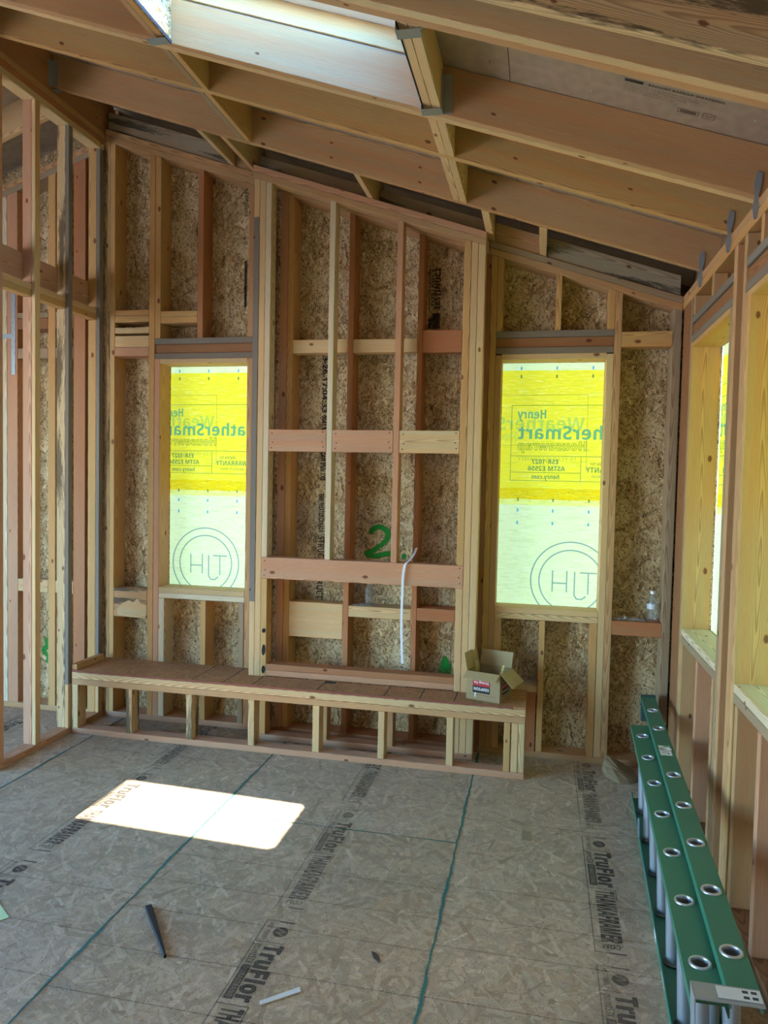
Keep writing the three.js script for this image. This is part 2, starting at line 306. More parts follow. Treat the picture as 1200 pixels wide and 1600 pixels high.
  // sheathing: sheets with their window openings cut out
  const sheet = (x0, x1, y0, y1a, y1b, holes = []) => {
    const s = new THREE.Shape([new THREE.Vector2(x0, y0), new THREE.Vector2(x1, y0), new THREE.Vector2(x1, y1b), new THREE.Vector2(x0, y1a)]);
    for (const [a, b, c, d] of holes) s.holes.push(new THREE.Path([new THREE.Vector2(a, c), new THREE.Vector2(a, d), new THREE.Vector2(b, d), new THREE.Vector2(b, c)]));
    const g = new THREE.ExtrudeGeometry(s, { depth: 0.011, bevelEnabled: false }); g.translate(0, 0, ZO - 0.0115);
    return mesh('sheathing_sheet', g, mOsbWall, W);
  };
  const sx = [-5.6, -4.17, -2.957, -1.745, -0.53, 0.93];
  for (let i = 0; i < 5; i++) {
    const a = sx[i] + 0.0015, b = sx[i + 1] - 0.0015, win = i === 2 ? [[-2.503, -1.886, 0.918, 2.412]] : i === 4 ? [[-0.253, 0.354, 0.914, 2.41]] : [];
    sheet(a, b, -0.25, 2.519, 2.519, win);
    const top = (x) => (x < -2.99 ? yL(x) : yP(x)) + (x < -2.99 ? RH : -0.002);
    sheet(a, b, 2.522, top(a), top(b));
  }
  for (const x of sx.slice(1, 5)) mesh('seam_batten', stick(x - 0.03, x + 0.03, -0.25, (x < -2.99 ? yL(x) + RH : yP(x) - 0.09), ZO - 0.03, ZO - 0.0118), mOsbWall, W);
  mesh('seam_batten', stick(-5.6, -2.503, 2.49, 2.55, ZO - 0.03, ZO - 0.0118), mOsbWall, W); mesh('seam_batten', stick(-2.503, 0.93, 2.49, 2.55, ZO - 0.03, ZO - 0.0118), mOsbWall, W);
  mesh('eave_board', stick(-2.97, 1.0, -0.1, RH + 0.0008, -4.95, -4.935, { slope: M, xr: -3.008 / M }), wood(0, TINT.dark), W); mesh('soffit_board', stick(-2.97, 1.0, -0.1, -0.088, -4.934, ZO - 0.03, { slope: M, xr: -3.008 / M }), wood(0, TINT.dark), W);
  for (const [x0, x1] of [[-2.985, -2.97], [0.918, 0.93], [1.0, 1.015]]) mesh('eave_board', stick(x0, x1, yP(x0) - 0.12, yP(x0) + RH, -4.95, ZO + (x0 > 0 ? 0.05 : -0.012)), wood(0, TINT.dark), W);
  { const s = new THREE.Shape([[-4.3, 3.3], [-2.93, 3.8], [-2.93, 4.2], [-3.0, 4.083], [-4.3, yL(-4.3) + RH]].map((p) => new THREE.Vector2(...p))); const g = new THREE.ExtrudeGeometry(s, { depth: 0.012, bevelEnabled: false }); g.translate(0, 0, ZO - 0.045); mesh('sheathing_sheet', g, mOsbWall, W); }
  // far room side of the back wall, seen through the left frame
  const far = (n, x0, x1, y0, y1, tint, d = 0.14, o = {}) => lumber(W, n, x0, x1, y0, y1, ZB, ZB - d, tint, o);
  const fstud = (x0, x1, t, o) => far('stud', x0, x1, P, yL((x0 + x1) / 2) - 0.08, t, 0.14, { axis: 1, top: 0.345, ...o });
  B('bottom_plate', -5.55, -3.01, 0, P, 'tan');
  fstud(-3.71, -3.672, 'pale'); fstud(-3.67, -3.588, 'pink'); fstud(-3.347, -3.29, 'gold'); fstud(-3.15, -3.06, 'red'); fstud(-4.1, -4.06, 'tan'); fstud(-4.5, -4.46, 'tan'); fstud(-4.9, -4.86, 'tan'); fstud(-5.3, -5.26, 'tan');
  for (const [y0, y1, t] of [[-0.04, 0, 'tan'], [-0.08, -0.041, 'weathered']]) lumber(W, 'top_plate', -5.55, -3.01, y0 + 3.89, y1 + 3.89, ZB, ZO, t, { slope: 0.345, xr: -3.0 });
  for (const [a, b] of [[-4.06, -3.711], [-3.587, -3.348], [-3.289, -3.151]]) { far('block', a, b, 2.46, 2.53, 'weathered', 0.09, { axis: 0 }); far('block', a, b, 2.66, 2.735, 'brown', 0.14, { axis: 0 }); far('block', a, b, 2.737, 2.775, 'weathered', 0.14, { axis: 0 }); far('block', a, b, 0.835, 0.922, 'light', 0.09, { axis: 0 }); }
  const strap = [stick(-3.634, -3.602, 2.35, 2.95, ZB + 0.0015, ZB + 0.0035, { c: 0.0004 }), stick(-3.72, -3.634, 2.6, 2.632, ZB + 0.0015, ZB + 0.0035, { c: 0.0004 })];
  for (let i = 0; i < 14; i++) { const c = new THREE.CylinderGeometry(0.004, 0.004, 0.003, 8); c.rotateX(Math.PI / 2); c.translate(-3.618 + (i % 2 ? 0.007 : -0.007), 2.37 + i * 0.042, ZB + 0.0045); strap.push(c.toNonIndexed()); }
  mesh('strap_tie', mergeGeometries(strap), metalDull, W, 'perforated metal strap tie');
  // grey sheathing print and spray paint
  const onBoard = (n, mat, x, y, w, h, right = [1, 0, 0], up = [0, 1, 0], z = ZO + 0.001) => decal(W, n, mat, [x, y, z], w, h, right, up);
  onBoard('stamped_lettering', decalMat(canvas(640, 230, (g, w, h) => {
    g.fillStyle = 'rgba(24,24,26,.85)'; g.strokeStyle = g.fillStyle; g.lineWidth = 5; fit(g, '385TINUCT', 195, h - 18, 440, 'bold 118px sans-serif'); fit(g, '385TINUCT', 195, h - 18, 440, 'bold 118px sans-serif', true); fit(g, 'TOSTRUCT', 230, h - 112, 400, 'bold 70px sans-serif'); fit(g, 'MADE IN CANADA', 195, h - 176, 440, 'bold 46px sans-serif');
    g.fillRect(4, h - 205, 110, 60); g.fillRect(4, h - 135, 160, 120); g.globalCompositeOperation = 'destination-out'; for (let i = 0; i < 9; i++) g.fillRect(0, h - 205 + i * 22, 180, 4); let q = 3; const r2 = () => (q = (q * 16807) % 2147483647) / 2147483647; for (let i = 0; i < 700; i++) { g.globalAlpha = 0.8 * r2(); g.fillRect(r2() * w, r2() * h, 2 + r2() * 5, 2 + r2() * 4); }
  })), -0.693, 2.822, 0.385, 0.09, [0, 1, 0], [-1, 0, 0]);
  onBoard('stamped_lettering', decalMat(canvas(2048, 128, (g, w, h) => {
    g.fillStyle = 'rgba(22,24,28,.85)'; g.strokeStyle = g.fillStyle; g.lineWidth = 3; for (const k of [0, 1]) { fit(g, '3-26 17:04:33', 10, 66, 470, 'bold 66px sans-serif', k); fit(g, '0041 MILL 525', 500, 66, 270, 'bold 60px sans-serif', k); fit(g, 'CAN ENV 1XE', 800, 70, 240, 'bold 60px sans-serif', k); fit(g, 'EMR TREATED CANADA', 1150, 80, 320, 'bold 60px sans-serif', k); }
    g.font = 'bold 84px sans-serif'; g.fillText('STRUCT 1', 1500, 84, 260); g.fillText('STRUCT', 1800, 92, 230); g.font = '40px sans-serif'; g.fillText('SIZED FOR SPACING', 1480, 122, 500); g.globalCompositeOperation = 'destination-out'; let q = 13; const r2 = () => (q = (q * 16807) % 2147483647) / 2147483647; for (let i = 0; i < 1800; i++) { g.globalAlpha = 0.7 * r2(); g.fillRect(r2() * w, r2() * h, 2 + r2() * 6, 1 + r2() * 4); }
  })), -1.415, 1.67, 1.62, 0.095, [0, -1, 0], [1, 0, 0]);
  onBoard('stamped_lettering', decalMat(canvas(1024, 48, (g) => { g.fillStyle = 'rgba(24,24,26,.8)'; g.font = 'bold 38px sans-serif'; g.fillText('RATED SHEATHING', 10, 38, 240); g.fillText('O', 420, 38); g.fillRect(560, 12, 330, 22); })), -1.962, 3.15, 0.95, 0.04, [0, -1, 0], [1, 0, 0]);
  const spray = (draw, w, h) => decalMat(canvas(w, h, (g) => {
    let q = 31; const r2 = () => (q = (q * 16807) % 2147483647) / 2147483647;
    const dots = (x, y, r, n, a) => { for (let i = 0; i < n; i++) { const t = r2() * 6.28, d = r * Math.sqrt(r2()) * (0.7 + 0.6 * r2()); g.fillStyle = `rgba(28,${128 + r2() * 26 | 0},46,${a})`; g.fillRect(x + Math.cos(t) * d, y + Math.sin(t) * d, 3, 3); } }; draw(g, dots);
  }));
  onBoard('spray_painted_number', spray((g, dots) => {
    const path = []; for (let t = 200; t <= 400; t += 3) path.push([118 + 58 * Math.cos(t * rad), 78 + 52 * Math.sin(t * rad)]);
    for (let t = 0; t <= 1; t += 0.03) path.push([164 - 128 * t, 112 + 88 * t + 12 * Math.sin(t * 3.1)]); for (let t = 0; t <= 1; t += 0.03) path.push([36 + 160 * t, 206 + 10 * Math.sin(t * 5)]);
    for (const [x, y] of path) dots(x, y, 16, 75, 0.75); for (let i = 0; i < 3; i++) dots(285, 205 + i * 4, 13, 220, 0.7); dots(120, 150, 90, 300, 0.1);
  }, 320, 256), -0.976, 1.265, 0.32, 0.256);
  onBoard('spray_paint_mark', spray((g, dots) => { for (let y = 0; y < 100; y += 5) dots(64, 22 + y, 12 + y * 0.42, 130, 0.8); }, 128, 128), -0.567, 0.5, 0.125, 0.125);
  onBoard('spray_paint_mark', spray((g, dots) => { for (let y = 0; y < 190; y += 6) dots(70 + 20 * Math.sin(y * 0.05), 25 + y, 26 - y * 0.08, 120, 0.7); }, 128, 256), -3.47, 0.38, 0.12, 0.22);
  onBoard('pencil_circle', decalMat(canvas(256, 256, (g) => { g.strokeStyle = 'rgba(40,36,32,.55)'; g.lineWidth = 3; g.beginPath(); g.ellipse(128, 128, 112, 96, 0.2, 0, 7); g.stroke(); })), -1.035, 1.725, 0.21, 0.21);
}

// ---------------------------------------------------------------- furred frame in front of the back wall
const wallCenter = structure('wall_center', 'timber frame standing proud of the back wall between two windows', 'wall');
{
  const W = wallCenter, P = 0.038;
  const stud = (x0, x1, y0, y1, tint, o) => lumber(W, 'stud', x0, x1, y0, y1 ?? yP((x0 + x1) / 2) - 0.08, ZC, ZCb, tint, { top: y1 === undefined ? M : 0, axis: 1, ...o });
  const B = (n, x0, x1, y0, y1, tint, d = 0.089, o = {}) => lumber(W, n, x0, x1, y0, y1, ZC, ZC - d, tint, { axis: 0, ...o });
  B('bottom_plate', -1.789, -0.354, 0, P, 'pink');
  lumber(W, 'top_plate', -1.798, -0.352, -0.04, 0, ZC, ZCb, 'pink', { slope: M, xr: -3.008 / M }); lumber(W, 'top_plate', -1.798, -0.352, -0.08, -0.041, ZC, ZCb, 'tan', { slope: M, xr: -3.008 / M });
  stud(-1.789, -1.752, P, undefined, 'light'); stud(-1.751, -1.712, P, undefined, 'light');
  stud(-1.711, -1.675, 1.171, undefined, 'pale'); stud(-1.711, -1.672, P, 1.034, 'gold');
  stud(-1.298, -1.263, 1.171, undefined, 'pale', { tex: 1 }); stud(-0.879, -0.843, 1.171, undefined, 'pink', { tex: 1 });
  stud(-1.298, -1.263, P, 0.395, 'tan'); stud(-0.879, -0.843, P, 0.395, 'tan');
  stud(-0.477, -0.437, 1.171, undefined, 'gold'); stud(-0.477, -0.437, P, 1.034, 'light'); stud(-0.435, -0.397, P, undefined, 'light'); stud(-0.395, -0.354, P, undefined, 'light');
  B('mantel_beam', -1.711, -0.437, 1.035, 1.17, 'pink', 0.089, { tex: 0 });
  B('block', -1.674, -1.3, 1.836, 1.972, 'pink', 0.038, { tex: 0 }); B('block', -1.261, -0.881, 1.836, 1.972, 'pink', 0.038, { tex: 1 }); B('block', -0.841, -0.479, 1.836, 1.972, 'light', 0.038, { tex: 0 });
  B('sill_plate', -1.671, -0.478, 0.416, 0.453, 'pink', 0.089); B('sill_plate', -1.671, -0.478, 0.454, 0.492, 'red', 0.089, { tex: 0 });
  lumber(W, 'grey_strip', -1.789, -1.753, 0.885, 3.28, ZC + 0.0005, ZC + 0.0035, 'grey', { axis: 1, tex: 1, label: 'grey strip on the outer stud' });
  const head = new THREE.CylinderGeometry(0.0042, 0.0042, 0.0014, 8); head.rotateX(Math.PI / 2);
  const steel = new THREE.MeshStandardMaterial({ name: 'nail_steel', color: 0x4a443e, metalness: 0.5, roughness: 0.6 });
  for (const [x0, x1, y] of [[-1.674, -1.3, 1.904], [-1.261, -0.881, 1.904], [-0.841, -0.479, 1.904], [-1.711, -0.437, 1.102]]) for (const [dx, dy] of [[0.022, 0.045], [0.026, -0.012], [0.019, -0.046]]) for (const s of [0, 1]) mesh('nail_head', head, steel, W).position.set(s ? x1 - dx : x0 + dx, y + dy + (s ? 0.008 : 0), ZC + 0.0006);
  const blot = decalMat(canvas(64, 96, (g) => { g.fillStyle = 'rgba(18,26,30,.95)'; g.beginPath(); g.ellipse(32, 48, 22, 40, 0.1, 0, 7); g.fill(); }));
  for (const [y, h] of [[0.703, 0.035], [0.58, 0.085], [0.455, 0.06]]) decal(W, 'black_paint_blot', blot, [-1.688, y, ZC + 0.001], 0.036, h, [1, 0, 0], [0, 1, 0]);
}

// ---------------------------------------------------------------- left frame wall (interior)
const wallLeft = structure('wall_left', 'open timber stud partition at the left under the ridge', 'wall');
{
  const W = wallLeft;
  lumber(W, 'bottom_plate', XLo, XL, 0, 0.038, ZB + 0.002, -3.5, 'pink');
  for (const [y0, y1, t] of [[3.905, 3.943, 'tan'], [3.866, 3.904, 'red'], [3.827, 3.865, 'light']]) lumber(W, 'top_plate', XLo, XL, y0, y1, ZB + 0.002, 2.2, t);
  const post = (z0, z1, t, strip, o = {}) => {
    lumber(W, 'stud', XLo, XL - 0.0255, 0.038, 2.7, z0, z1, t, { axis: 1, ...o }); lumber(W, 'stud', XLo, XL - 0.0255, 2.776, 3.826, z0, z1, t, { axis: 1, ...o });
    lumber(W, 'edge_strip', XL - 0.025, XL, strip === 'grey' ? 0.32 : 0.038, 3.826, z0, z1, strip, { axis: 1, tex: 1 });
    if (strip === 'grey') lumber(W, 'edge_strip', XL - 0.025, XL, 0.038, 0.319, z0, z1, 'light', { axis: 1, tex: 1 });
  };
  post(-3.869, -3.825, 'pink', 'light', { tex: 0 }); post(-4.176, -4.137, 'light', 'grey', { tex: 2 }); post(-4.511, -4.465, 'gold', 'grey', { tex: 0 }); post(-3.56, -3.515, 'pink', 'pink');
  lumber(W, 'header_beam', -3.044, -3.006, 2.8, 2.957, ZB + 0.002, 2.2, 'pink', { tex: 0 });
  lumber(W, 'header_plate', XLo, XL - 0.026, 2.739, 2.775, ZB + 0.002, 2.2, 'light', { tex: 1 }); lumber(W, 'header_plate', XLo, XL - 0.026, 2.701, 2.738, ZB + 0.002, 2.2, 'gold');
  for (let z = -3.0; z < 2.1; z += 0.406) lumber(W, 'stud', XLo, XL, 2.776, 3.826, z, z + 0.038, undefined, { axis: 1 });
  for (const z of [-1.0, 2.13]) lumber(W, 'stud', XLo, XL, 0.038, 2.7, z, z + 0.038, undefined, { axis: 1 });
}

// ---------------------------------------------------------------- right wall
const wallRight = structure('wall_right', 'timber stud wall at the right with two deep window openings', 'wall');
{
  const W = wallRight, P = 0.038;
  const stud = (z0, z1, y0, y1, t, o) => lumber(W, 'stud', XR, XRo, y0, y1, z0, z1, t, { axis: 1, ...o });
  const H = (n, z0, z1, y0, y1, t, o = {}) => lumber(W, n, XR + (o.in || 0), XRo, y0, y1, z0, z1, t, { axis: 2, ...o });
  H('bottom_plate', -4.51, 2.2, 0, P, 'brown'); H('top_plate', -4.65, 2.2, 2.717, 2.755, 'tan'); H('top_plate', -4.65, 2.2, 2.678, 2.716, 'gold');
  lumber(W, 'corner_board', XR + 0.002, XR + 0.04, P, 2.676, -4.49, -4.268, 'brown', { axis: 1, tex: 0 });
  stud(-4.266, -4.241, P, 2.676, 'weathered'); stud(-4.24, -4.201, P, 2.44, 'gold', { tex: 0 });
  const header = (z0, z1) => {
    H('header_plate', z0, z1, 2.54, 2.576, 'grey', { tex: 1 }); H('header_beam', z0, z1, 2.478, 2.539, 'brown', { in: 0.01, tex: 0 }); H('header_plate', z0, z1, 2.44, 2.477, 'grey', { tex: 1 });
  };
  const sills = (z0, z1) => { H('window_sill', z0, z1, 0.868, 0.905, 'pale', { tex: 0 }); H('window_sill', z0, z1, 0.828, 0.866, 'weathered'); };
  header(-4.24, -3.365); sills(-4.2, -3.405); H('window_head', -4.2, -3.405, 2.412, 2.439, 'gold', { tex: 0 });
  stud(-4.2, -4.15, P, 0.827, 'tan'); stud(-3.805, -3.768, P, 0.827, 'pink'); stud(-3.464, -3.425, P, 0.827, 'tan');
  stud(-3.404, -3.366, P, 2.439, 'weathered'); stud(-3.364, -3.31, P, 2.676, 'tan', { tex: 0 });
  for (const z of [-4.2, -3.78]) stud(z, z + 0.036, 2.577, 2.676, 'tan');
  stud(-3.206, -3.168, P, 2.676, 'tan'); stud(-3.166, -3.13, P, 2.439, 'tan'); stud(-3.128, -3.09, P, 2.439, 'gold', { tex: 0 });
  header(-3.166, -2.26); sills(-3.089, -2.33); H('window_head', -3.089, -2.33, 2.412, 2.439, 'gold', { tex: 0 });
  for (const z of [-2.98, -2.57]) stud(z, z + 0.036, 2.577, 2.676, 'tan');
  stud(-3.06, -3.022, P, 0.827, 'tan'); stud(-2.751, -2.713, P, 0.827, 'pink'); stud(-2.368, -2.331, P, 0.827, 'tan');
  stud(-2.33, -2.292, P, 2.439, 'tan'); stud(-2.29, -2.252, P, 2.676, 'tan');
  for (let z = -1.85; z < 2.15; z += 0.406) stud(z, z + 0.038, P, 2.676);
  // outer sheathing with the openings left free (upright sheets)
  const sh = (z0, z1, y0, y1) => lumber(W, 'sheathing_sheet', XRo + 0.001, XRo + 0.012, y0, y1, z0, z1, 'tan', { mat: mOsbWall, axis: 1, c: 0.001 });
  sh(-4.665, -4.202, -0.25, 3.0); sh(-4.2, -3.405, -0.25, 0.905); sh(-4.2, -3.405, 2.412, 3.0); sh(-3.403, -3.091, -0.25, 3.0); sh(-3.089, -2.33, -0.25, 0.905); sh(-3.089, -2.33, 2.412, 3.0); sh(-2.328, -1.0, -0.25, 3.0); sh(-0.998, 2.3, -0.25, 3.0);
}

// ---------------------------------------------------------------- the rest of the shell (behind the camera and beyond the left room)
{
  const W = structure('wall_rear', 'timber framed wall behind the viewer', 'wall');
  for (let x = -5.55; x < 0.9; x += 0.61) lumber(W, 'stud', x, x + 0.038, 0, 2.9, 2.2, 2.34, undefined, { axis: 1 });
  const sh = (x0, x1, y0, y1) => lumber(W, 'sheathing_sheet', x0, x1, y0, y1, 2.341, 2.353, 'tan', { mat: mOsbWall, axis: 1, c: 0.001 });
  sh(-5.6, -4.6, -0.25, 4.2); sh(-4.6, -2.8, -0.25, 4.2); sh(-2.8, -2.1, -0.25, 4.2); sh(-2.1, -0.1, -0.25, 4.2); sh(-0.1, 0.92, -0.25, 3.3);
  lumber(W, 'bottom_plate', -5.55, 0.76, 0, 0.038, 2.06, 2.199, 'tan', { axis: 0 });
}
{
  const W = structure('wall_outer_left', 'outer timber wall of the left room with a wide opening', 'wall');
  for (const z of [-4.5, -4.1, -3.7, -3.3, -2.9, -2.66, 2.1]) lumber(W, 'stud', -5.7, -5.56, 0, 2.98, z, z + 0.038, undefined, { axis: 1 });
  const sh = (z0, z1, y0, y1) => lumber(W, 'sheathing_sheet', -5.715, -5.702, y0, y1, z0, z1, 'tan', { mat: mOsbWall, axis: 1, c: 0.001 });
  sh(-4.665, -3.6, -0.25, 3.2); sh(-3.6, -2.6, -0.25, 3.2); sh(-2.6, 2.1, 2.75, 3.2); sh(2.1, 2.35, -0.25, 3.2);
  lumber(W, 'header_beam', -5.7, -5.56, 2.65, 2.77, -2.62, 2.1, 'tan', { axis: 2 });
}

// ---------------------------------------------------------------- roof seen from below
const ceiling = structure('ceiling', 'open sloping rafters with foil faced roof sheathing and a skylight well', 'ceiling');
const rafters = {};
{
  const W = ceiling, xr = -3.008 / M;
  const rafter = (k, z0, z1, t, o = {}) => (rafters[k] = lumber(W, 'rafter', -2.928, 1.5, 0.001, RH - 0.001, z0, z1, t, { slope: M, xr, axis: 0, ...o }));
  rafter('a', -4.028, -3.99, 'tan', { tex: 0 }); rafter('b', -3.458, -3.42, 'gold', { tex: 0 }); rafter('c', -3.088, -3.051, 'light', { tex: 3 }); rafter('d', -3.05, -3.012, 'tan', { tex: 1 });
  rafter('e', -2.43, -2.393, 'tan', { tex: 1 }); rafter('f', -2.392, -2.354, 'light', { tex: 3 }); rafter('g', -2.227, -2.189, 'light', { tex: 2 });
  for (let z = -1.78; z < 2.2; z += 0.406) rafter('r' + z, z, z + 0.038);
  lumber(W, 'ridge_beam', -3.022, -2.932, 3.944, 4.26, -4.64, 2.33, 'red', { axis: 2, tex: 0 });
  // skylight headers and the lines of blocks on either side
  const cross = (n, x0, x1, z0, z1, t, o = {}) => lumber(W, n, x0, x1, 0.002, RH - 0.002, z0, z1, t, { slope: M, xr, axis: 2, ...o });
  cross('skylight_header', -1.679, -1.641, -3.011, -2.431, 'gold'); cross('skylight_header', -1.717, -1.68, -3.011, -2.431, 'tan');
  cross('skylight_header', -0.51, -0.473, -3.011, -2.431, 'light', { tex: 1 }); cross('skylight_header', -0.472, -0.434, -3.011, -2.431, 'light');
  for (const [x0, x1, t] of [[-1.68, -1.643, 'gold'], [-1.719, -1.682, 'weathered'], [-0.505, -0.468, 'light'], [-0.467, -0.43, 'light']]) { cross('block', x0, x1, -3.419, -3.089, t); cross('block', x0 - (x0 < -1 ? 0.012 : 0), x1 - (x0 < -1 ? 0.012 : 0), -3.989, -3.459, t); }
  for (const [x0, x1, t] of [[-2.022, -1.985, 'light'], [-1.87, -1.831, 'light'], [-1.07, -1.034, 'light'], [-0.359, -0.315, 'light'], [-0.05, -0.008, 'light']]) cross('outlooker', x0, x1, -4.65, -4.029, t);
  for (const z of [[-4.64, -4.03], [-3.989, -3.459], [-3.419, -3.089], [-3.011, -2.431], [-2.353, -2.228], [-2.188, -1.781]]) lumber(W, 'eave_block', 0.84, 0.878, 0.001, RH - 0.002, z[0], z[1], 'dark', { slope: M, xr, axis: 2 });
  for (let z = -1.78; z < 1.7; z += 0.406) lumber(W, 'eave_block', 0.84, 0.878, 0.001, RH - 0.002, z + 0.039, z + 0.405, 'dark', { slope: M, xr, axis: 2 });
  // foil faced sheathing
  const foilTex = (() => { const N = 256, d = new Uint8Array(N * N * 4); for (let y = 0; y < N; y++) for (let x = 0; x < N; x++) { const hole = Math.hypot((x % 16) - 8, (y % 10) - 5) < 1.6; const g = 186 + 14 * nz(x * 0.03, y * 0.03, 2) + (x % 16 < 3 ? -9 : 0) - (hole ? 26 : 0), o = (y * N + x) * 4; d[o] = g; d[o + 1] = g * 0.9; d[o + 2] = g * 0.79; d[o + 3] = 255; } const t = dataTex(d, N, N); t.repeat.set(3.2, 3.2); return t; })();
  const foil = new THREE.MeshStandardMaterial({ name: 'radiant_barrier_foil', map: foilTex, metalness: 0.15, roughness: 0.5, color: 0xf2ece4 });
  const deck = (x0, x1, z0, z1) => {
    const g = stick(x0 + 0.001, x1 - 0.001, RH, RH + 0.013, z0 + 0.001, z1 - 0.001, { slope: M, xr, c: 0.001, axis: 0 });
    return mesh('sheathing_sheet', g, foil, W);
  };
  for (const [a, b] of [[-2.975, -1.68], [-0.473, -0.166], [-0.166, 1.05], [1.05, 1.6]]) { deck(a, b, -4.95, -3.015); deck(a, b, -3.015, -2.43); deck(a, b, -2.43, -1.2); deck(a, b, -1.2, 0.02); deck(a, b, 0.02, 1.24); deck(a, b, 1.24, 2.6); }
  for (const [z0, z1] of [[-4.95, -3.03], [-2.415, -1.2], [-1.2, 0.02], [0.02, 1.24], [1.24, 2.6]]) deck(-1.68, -0.473, z0, z1);
  const felt = new THREE.MeshStandardMaterial({ name: 'roofing_felt', color: 0x3c3c3e, roughness: 0.95 });
  const cover = (x0, x1, z0, z1) => mesh('roofing_felt', stick(x0, x1, RH + 0.0135, RH + 0.02, z0, z1, { slope: M, xr, c: 0.001, axis: 0 }), felt, W);
  cover(-2.975, -1.702, -4.97, 2.6); cover(-0.458, 1.62, -4.97, 2.6); cover(-1.702, -0.458, -4.97, -3.062); cover(-1.702, -0.458, -2.388, 2.6);
  mesh('roofing_felt', stick(-6.2, -2.965, 3.89 + RH + 0.0135, 3.89 + RH + 0.02, -4.97, 2.6, { slope: 0.345, xr: -3, c: 0.001, axis: 0 }), felt, W);
  decal(W, 'printed_lettering', decalMat(canvas(1024, 420, (g, w, h) => {
    g.fillStyle = 'rgba(34,30,28,.8)'; g.fillRect(0, 0, 190, 52); g.font = 'bold 54px sans-serif'; g.fillText('RADIANT BARRIER SHEATHING', 240, 50, 770);
    g.font = '30px sans-serif'; ['INSTALL WITH FOIL SIDE FACING DOWN INTO ATTIC AIR SPACE', 'THIS SIDE MUST FACE AN AIR SPACE AND NOT BE COVERED', 'STORE PANELS OFF THE GROUND AND KEEP ALL PANELS DRY', 'ALLOW GAPS AT EDGES FOLLOW LOCAL CODE'].forEach((s, i) => g.fillText(s, 0, 110 + i * 42, 900 - i * 120));
    g.fillRect(620, 330, 170, 16); g.fillRect(620, 362, 170, 16); g.strokeStyle = 'rgba(34,30,28,.8)'; g.lineWidth = 5; g.strokeRect(600, 310, 210, 85); g.strokeRect(860, 300, 120, 100); g.beginPath(); g.moveTo(880, 340); g.lineTo(915, 375); g.lineTo(960, 320); g.stroke();
  })), [0.42, yP(0.42) + RH - 0.0012, -2.865], 0.36, 0.148, [1, M, 0], [0, 0, 1]);
  // nail points coming through the deck
  const nail = new THREE.ConeGeometry(0.003, 0.012, 6); nail.rotateX(Math.PI);
  for (const [x, z] of [[-0.38, -2.6], [-0.28, -2.62], [-0.12, -2.62], [-0.02, -2.85], [0.13, -2.6], [0.14, -2.93], [0.42, -2.72], [0.45, -2.96], [0.7, -2.86], [-0.24, -2.9], [0.62, -2.64]]) mesh('nail_point', nail, metal, W).position.set(x, yP(x) + RH - 0.007, z);
  // metal hangers and ties
  const hangerAt = (x0, x1, z, s, parent) => { // cup under a header end, flanges on the rafter
    const t = 0.002, y = yP((x0 + x1) / 2);
    const g = [stick(x0 - 0.003, x1 + 0.003, y - 0.016, y - 0.014 + 0.001, z, z + s * 0.05, { c: 0.0003 }), stick(x0 - 0.004, x0 - 0.002, y - 0.016, y + 0.05, z, z + s * 0.05, { c: 0.0003 }), stick(x1 + 0.002, x1 + 0.004, y - 0.016, y + 0.14, z, z + s * 0.045, { c: 0.0003 }), stick(x1 + 0.002, x1 + 0.042, y - 0.016, y + 0.14, z, z + s * 0.003, { c: 0.0003 })];
    return mesh('joist_hanger', mergeGeometries(g), metal, W);
  };
  hangerAt(-0.51, -0.434, -3.01, 1); hangerAt(-0.51, -0.434, -2.432, -1); for (const z of [-3.01, -2.48]) mesh('joist_hanger', stick(-1.72, -1.63, yP(-1.68) - 0.02, yP(-1.68) - 0.017, z, z + 0.048, { c: 0.0003 }), metalDull, W);
  mesh('well_panel', stick(-1.6395, -1.628, 0.004, RH - 0.004, -3.01, -2.432, { slope: M, xr, c: 0.001, axis: 2 }), mOsbWall, W);
  { const y = yP(-2.928) ; const g = [stick(-2.93, -2.89, y - 0.004, y + 0.15, -3.988, -3.986, { c: 0.0003 }), stick(-2.931, -2.929, y - 0.004, y + 0.15, -3.988, -3.955, { c: 0.0003 }), stick(-2.93, -2.885, y - 0.018, y - 0.016, -4.028, -3.988, { c: 0.0003 })]; mesh('joist_hanger', mergeGeometries(g), metal, W); }
  for (const z of [-3.988, -3.418, -3.01]) {
    const s = new THREE.Shape([[0, 0], [0.02, 0.005], [0.03, 0.05], [0.022, 0.1], [0.04, 0.15], [0.045, 0.2], [0.012, 0.215], [-0.008, 0.16], [-0.002, 0.1], [-0.014, 0.05]].map((p) => new THREE.Vector2(...p)));
    const g = new THREE.ExtrudeGeometry(s, { depth: 0.002, bevelEnabled: false }); g.scale(0.55, 0.85, 1); g.translate(XR - 0.02, 2.67, z + 0.001);
    mesh('rafter_tie', g, metalDull, W);
  }
  // roof left of the ridge
  const xl = -3.0, rl = (z, t) => lumber(W, 'rafter', -6.1, -3.024, 3.891, 3.889 + RH, z, z + 0.038, t, { slope: 0.345, xr: xl, axis: 0 });
  for (const z of [-4.15, -3.75, -3.3, -2.85, -2.4, -1.9, -1.4, -0.9, -0.4, 0.1, 0.6, 1.1, 1.6, 2.1]) rl(z);
  for (const [a, b] of [[-6.2, -5.4], [-5.4, -4.2], [-4.2, -2.975]]) for (const [z0, z1] of [[-4.95, -3.4], [-3.4, -2.2], [-2.2, -1], [-1, 0.2], [0.2, 1.4], [1.4, 2.6]]) mesh('sheathing_sheet', stick(a + 0.001, b - 0.001, 3.89 + RH, 3.89 + RH + 0.013, z0 + 0.001, z1 - 0.001, { slope: 0.345, xr: xl, c: 0.001, axis: 0 }), foil, W);
